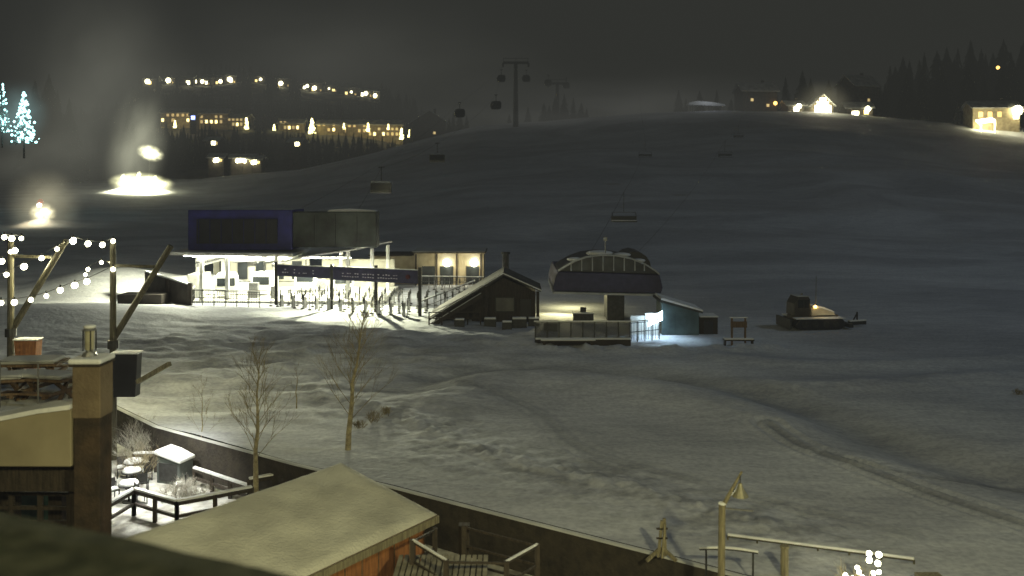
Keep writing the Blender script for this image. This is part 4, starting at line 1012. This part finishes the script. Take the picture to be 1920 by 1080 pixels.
for (x,y,r_) in [(-18.2,41.4,.4),(-17.9,39.6,2),(-16.4,39.4,3.4),(-17.3,38.4,.9),(-19,39.6,1.2),(-15.9,38.0,2.2),(-14.6,39.1,5),(-16.9,40.9,4.1),(-18.0,38.1,.3)]:
    if not CHR:
        tt_=T('patio_chair','metal patio chair filled with snow','chair',(x,y,PZ),r_,group='patio chairs')
        tt_.part('seat',MB().box(-.22,.22,-.22,.22,.42,.46),DMET); tt_.part('backrest',MB().box(-.22,.22,.2,.24,.5,.9),DMET)
        tt_.part('leg',MB().box(-.22,-.18,-.22,-.18,0,.42).box(.18,.22,-.22,-.18,0,.42).box(-.22,-.18,.18,.22,0,.9).box(.18,.22,.18,.22,0,.9),DMET)
        tt_.part('snow_cap',MB().box(-.21,.21,-.21,.18,.462,.54),SNOW,bevel=.03); CHR.append(tt_.e)
    else: dup(CHR[0],(x,y,PZ),r_)

# ---------------------------------------------------------------- bare trees and bushes
def branch(mb,p,d,L_,r,dep,rnd,spread=.55,up=.25):
    q=p+d*L_; mb.cyl(p,q,r,r*.6,5 if dep>2 else 3,False)
    if dep==0: return
    k=3 if dep>1 else 4
    for i in range(k):
        ax=Vector((rnd.uniform(-1,1),rnd.uniform(-1,1),rnd.uniform(-.4,.6))).normalized()
        nd=(d+ax*spread*1.1+Vector((0,0,up))).normalized()
        branch(mb,p.lerp(q,rnd.uniform(.45,1)),nd,L_*rnd.uniform(.6,.82),r*.55,dep-1,rnd,spread,up)
def bare(x,y,z,h,r,seed,label,first=.3,nb=16,bl=.28,dep=3,m=BARK,m2=TWIG,group='bare aspens on the snow bank',lean=.02):
    rnd=random.Random(seed); t=T('bare_tree',label,'tree',(x,y,z),group=group)
    mb=MB(); pts=[Vector((0,0,-.3))]
    for k in range(1,9): pts.append(Vector((lean*h*(k/8)**1.5+rnd.uniform(-.05,.05),rnd.uniform(-.04,.04),h*k/8)))
    for k in range(8): mb.cyl(pts[k],pts[k+1],r*(1-k/8.6),r*(1-(k+1)/8.6),8,False)
    t.part('trunk',mb,m,smooth=True)
    mb=MB()
    for i in range(nb):
        f=first+(1-first)*(i+.5)/nb; a=i*2.4+rnd.random()
        kk=min(7,int(f*8)); p=pts[kk].lerp(pts[kk+1],f*8-kk)
        dd_=Vector((math.cos(a),math.sin(a),.9+.9*f)).normalized()
        branch(mb,p,dd_,h*bl*(1.15-f*.8),r*.11,dep,rnd,.5,.3)
    t.part('crown',mb,m2,recalc=False)
    return t
bare(bx(652,39.5),39.5,G(bx(652,39.5),39.5),bz(592,39.5),.14,5,'slender bare aspen with frosted twigs',first=.2,nb=28,lean=.12,bl=.27)
bare(bx(480,37.8),37.8,PZ,bz(668,38)-PZ,.14,9,'slender bare aspen with pale bark',first=.3,nb=24,bl=.23,lean=.02)
bare(bx(556,47),47,G(bx(556,47),47),2.2,.04,12,'young bare sapling on the snow bank',nb=9,bl=.25,dep=2)
bare(bx(372,42),42.4,PZ,4.2,.05,14,'young bare sapling beside the retaining wall',nb=10,bl=.25,dep=2)
def bush(px,row,Y,z,h,seed,m,label):
    rnd=random.Random(seed); t=T('bush',label,'bush',(bx(px,Y),Y,z),group='frosted shrubs by the patio')
    mb=MB()
    for i in range(14):
        a=rnd.random()*6.283; branch(mb,Vector((rnd.uniform(-.2,.2),rnd.uniform(-.2,.2),-.1)),Vector((.5*math.cos(a),.5*math.sin(a),1)).normalized(),h*.4,.014,3,rnd,.7,.1)
    t.part('branch',mb,m,recalc=False)
LF='frosted leafless shrub beside the wall'; LS='low snow-covered shrub on the patio'; LB='brown shrub poking through the snow bank'
bush(262,840,44.5,PZ,2.6,1,FROST,LF); bush(245,830,43,PZ,2.2,8,FROST,LF); bush(283,830,44.0,PZ,2.2,18,FROST,LF)
bush(335,940,38.5,PZ,1.3,2,FROST,LS); bush(352,935,38.8,PZ,1.1,3,FROST,LS); bush(310,930,38.2,PZ,1.0,4,FROST,LS); bush(370,935,38.4,PZ,1.0,34,FROST,LS)
bush(265,900,40.5,PZ,2.4,5,TWIG,'leafless brown shrub on the patio')
bush(700,800,44,G(bx(700,44),44),.8,6,TWIG,LB); bush(725,790,45,G(bx(725,45),45),.6,7,TWIG,LB); bush(675,808,43,G(bx(675,43),43),.6,10,TWIG,LB)
bush(1910,742,50,G(bx(1910,50),50),.5,11,TWIG,'small shrub poking through the piste snow')

# ---------------------------------------------------------------- lower centre: timber enclosure
t=T('timber_enclosure','dark timber post enclosure with snow on one rail','fence',(-1.6,25,PZ),world=True)
mb=MB()
PS=[(-1.42,26.3,bz(985,26.3)),(-2.75,24.6,bz(1012,24.6)),(-1.75,23.6,bz(1050,23.6)),(-.15,23.9,bz(1052,23.9)),(.72,25.2,bz(1020,25.2)),(-2.3,26.5,bz(990,26.5))]
for (x,y,z) in PS: mb.box(x-.07,x+.07,y-.07,y+.07,PZ,z)
t.part('post',mb,WOODD)
mb=MB(); ms=MB()
for a,b in [(0,4),(4,3),(3,2),(2,1),(1,5)]:
    A=Vector(PS[a]);B=Vector(PS[b])
    for dz in (-.06,-.6,-1.1): mb.beam(A+Vector((0,0,dz)),B+Vector((0,0,dz)),.045,.06)
    if (a,b) in ((4,3),(2,1)): ms.beam(A+Vector((0,0,0)),B+Vector((0,0,0)),.06,.04)
t.part('rail',mb,WOODD); t.part('snow_cap',ms,SNOW)
t.part('thick_post',MB().box(-1.6,-1.28,26.5,26.8,PZ,bz(984,26.6)),WOODD)
t=T('deck_platform','slatted timber deck dusted with snow','deck',(-2,24,PZ),world=True)
mb=MB()
for k in range(16): mb.box(-3.2+k*.16,-3.2+k*.16+.12,22.8,25.2,bz(1075,24)-.1,bz(1075,24))
t.part('slat',mb,mat('snowy_slats',(.28,.26,.2),(.15,.135,.1),3,.8)); t.part('joist',MB().box(-3.2,-.7,22.9,23.1,PZ,bz(1075,24)-.101).box(-3.2,-.7,24.8,25,PZ,bz(1075,24)-.101),WOODD)

LY=25
x=bx(1352,LY)
t=T('lamp_post','rustic timber lamp post with a slanted arm and bell shade','street lamp',(x,LY,PZ),world=False)
zt=lambda r_: bz(r_,LY)-PZ
t.part('pole',MB().cyl((-.02,0,0),(0.03,0,zt(945)),.11,.10,12),LOG)
t.part('slanted_arm',MB().cyl((.0,0,zt(955)),(bx(1391,LY)-x,-.0,zt(884)),.075,.03,10),LOG)
t.part('brace',MB().beam((0.05,0,zt(953)),(bx(1412,LY)-x,0,zt(958)),.035),METAL)
xs=bx(1387,LY)-x
t.part('lamp_shade',MB().cyl((xs,-.05,zt(905)),(xs,-.05,zt(915)),.05,.10,14,False).cyl((xs,-.05,zt(915)),(xs,-.05,zt(929)),.10,.24,14,False),mat('bell_shade',(.35,.33,.24),(.2,.19,.13),4,.5,metal=.4))
t.part('shade_hanger',MB().cyl((xs,-.05,zt(890)),(xs,-.05,zt(905)),.015,.015,6),DMET)
t.part('snow_cap',MB().sph((0.03,0,zt(944)),.12,10,.4),SNOW,smooth=True)
t=T('trestle_barricade','folded timber trestle barricade standing in the snow','barricade',(bx(1240,28.2),28.2,G(bx(1240,29.2),29.2)-.05),0)
t.part('frame',MB().beam((-.1,0,.1),(.02,0,1.25),.09).beam((.14,.1,.1),(.1,.05,1.3),.09).beam((.0,-.1,.1),(.12,0,1.15),.07),LOG)
t.part('foot',MB().beam((-.5,-.2,.05),(.0,.1,.35),.09).beam((.45,-.2,.05),(.05,.1,.35),.09).beam((-.05,.3,.05),(.05,0,.35),.09),LOG)
t.part('crossbar',MB().beam((-.16,-.02,1.0),(.2,-.02,1.0),.05).beam((-.16,-.02,.7),(.2,-.02,.7),.05),WOODD)
t=T('snowy_handrail','curved handrail carrying a thick line of snow','handrail',(6.4,27.6,PZ),world=True)
mb=MB(); ms=MB(); pr=None
for k in range(9):
    f=k/8; p=Vector((5.6+1.75*f,26.5,bz(1030,26.5)+.06*math.sin(f*3.1)-.12*f))
    if pr is not None: mb.beam(pr,p,.05); ms.beam(pr+Vector((0,0,.05)),p+Vector((0,0,.05)),.08,.05)
    pr=p
mb.beam((5.8,26.5,PZ),(5.8,26.5,bz(1031,26.5)),.05).beam((7.2,26.5,PZ),(7.2,26.5,bz(1036,26.5)),.05)
t.part('rail',mb,DMET); t.part('snow_ridge',ms,SNOW)
fence((7.2,29.6),(12.6,27.8),.14,6,'low kerb rail half buried in snow along the piste edge',rails=(.8,),m=LOGD,pw=.05,name='rail_fence',group='rail fences along the plaza')
solo('timber_bollard',MB().cyl((bx(1471,27),27,-.6),(bx(1471,27),27,bz(1027,27)),.13,.12,12).cyl((bx(1471,27),27,bz(1026,27)),(bx(1471,27),27,bz(1023,27)),.15,.13,12),LOG,'short timber bollard with a snowy top','bollard',loc=(bx(1471,27),27,-.2))
t=T('snowy_bench','low bench with a thick strip of snow','bench',(bx(1290,26),26,PZ),.1)
t.part('seat',MB().box(-.8,.8,-.2,.2,.4,.48),WOOD); t.part('leg',MB().box(-.7,-.6,-.18,.18,0,.4).box(.6,.7,-.18,.18,0,.4),WOODD); t.part('snow_cap',MB().box(-.78,.78,-.19,.19,.482,.6),SNOW,bevel=.05)
t=T('lit_shrub','bare shrub wrapped in bright white string lights','shrub',(bx(1612,26),26,-.6))
rnd=random.Random(3); mb=MB()
for i in range(10):
    a=rnd.random()*6.283; branch(mb,Vector((0,0,0)),Vector((.5*math.cos(a),.5*math.sin(a),1)).normalized(),.7,.02,2,rnd,.6,.2)
t.part('branch',mb,TWIG,recalc=False)
for (px,row) in [(1622,1030),(1640,1032),(1622,1042),(1638,1048),(1600,1056),(1603,1064),(1630,1066),(1578,1070),(1592,1076),(1640,1064),(1610,1074),(1572,1078)]:
    t.part('bulb',MB().sph((bx(px,26)-bx(1612,26),-.3,bz(row,26)+.6),U(.06,.09),8),BULB,smooth=True)
lamp('POINT',(bx(1610,25.4),25.4,.9),20,(1,.95,.7),.2)
solo('planter_box',MB().box(bx(1720,26.4),bx(1765,26.4),26.3,26.6,-.2,bz(1078,26.4)),LOG,'short snow-dusted plank box by the fence','box',loc=(bx(1740,26.4),26.4,-.2))

# ---------------------------------------------------------------- lights of the place and an added slope fill
lamp('SPOT',(9,1,15.5),19500,(1,.92,.47),.6,target=(4,34,0),spot=120,blend=1.0)
lamp('SPOT',(-4,1,15.0),7500,(1,.90,.44),.5,target=(-7,29,0),spot=105,blend=1.0)
# added fill spot standing in for moonlight, brightens the slope from high right
lamp('SPOT',(210,30,190),620000,(.66,.84,1.0),14,target=(0,130,0),spot=110,blend=1.0)

w=bpy.data.worlds.new('World'); sc.world=w; w.use_nodes=True
n=w.node_tree.nodes; l=w.node_tree.links; bg=n['Background']
bg.inputs['Color'].default_value=(.03,.03,.027,1); bg.inputs['Strength'].default_value=1.0
SIG=.0034; HC=(.0300,.0313,.0278)
ab=n.new('ShaderNodeVolumeAbsorption'); ab.inputs['Color'].default_value=(0,0,0,1); ab.inputs['Density'].default_value=SIG
em=n.new('ShaderNodeEmission'); em.inputs['Color'].default_value=(*HC,1); em.inputs['Strength'].default_value=SIG
ad=n.new('ShaderNodeAddShader'); l.new(ab.outputs[0],ad.inputs[0]); l.new(em.outputs[0],ad.inputs[1])
out=[x for x in n if x.type=='OUTPUT_WORLD'][0]; l.new(ad.outputs[0],out.inputs['Volume'])

cam=bpy.data.cameras.new('Camera'); co_=bpy.data.objects.new('Camera',cam); link(co_)
co_.location=(0,0,CAMH); co_.rotation_euler=(math.radians(90),0,0)
cam.sensor_width=36; cam.lens=36*F/1920; cam.shift_y=-200/1920; cam.clip_end=6000; cam.clip_start=.1
cam.dof.use_dof=True; cam.dof.focus_distance=48; cam.dof.aperture_fstop=.45
sc.camera=co_
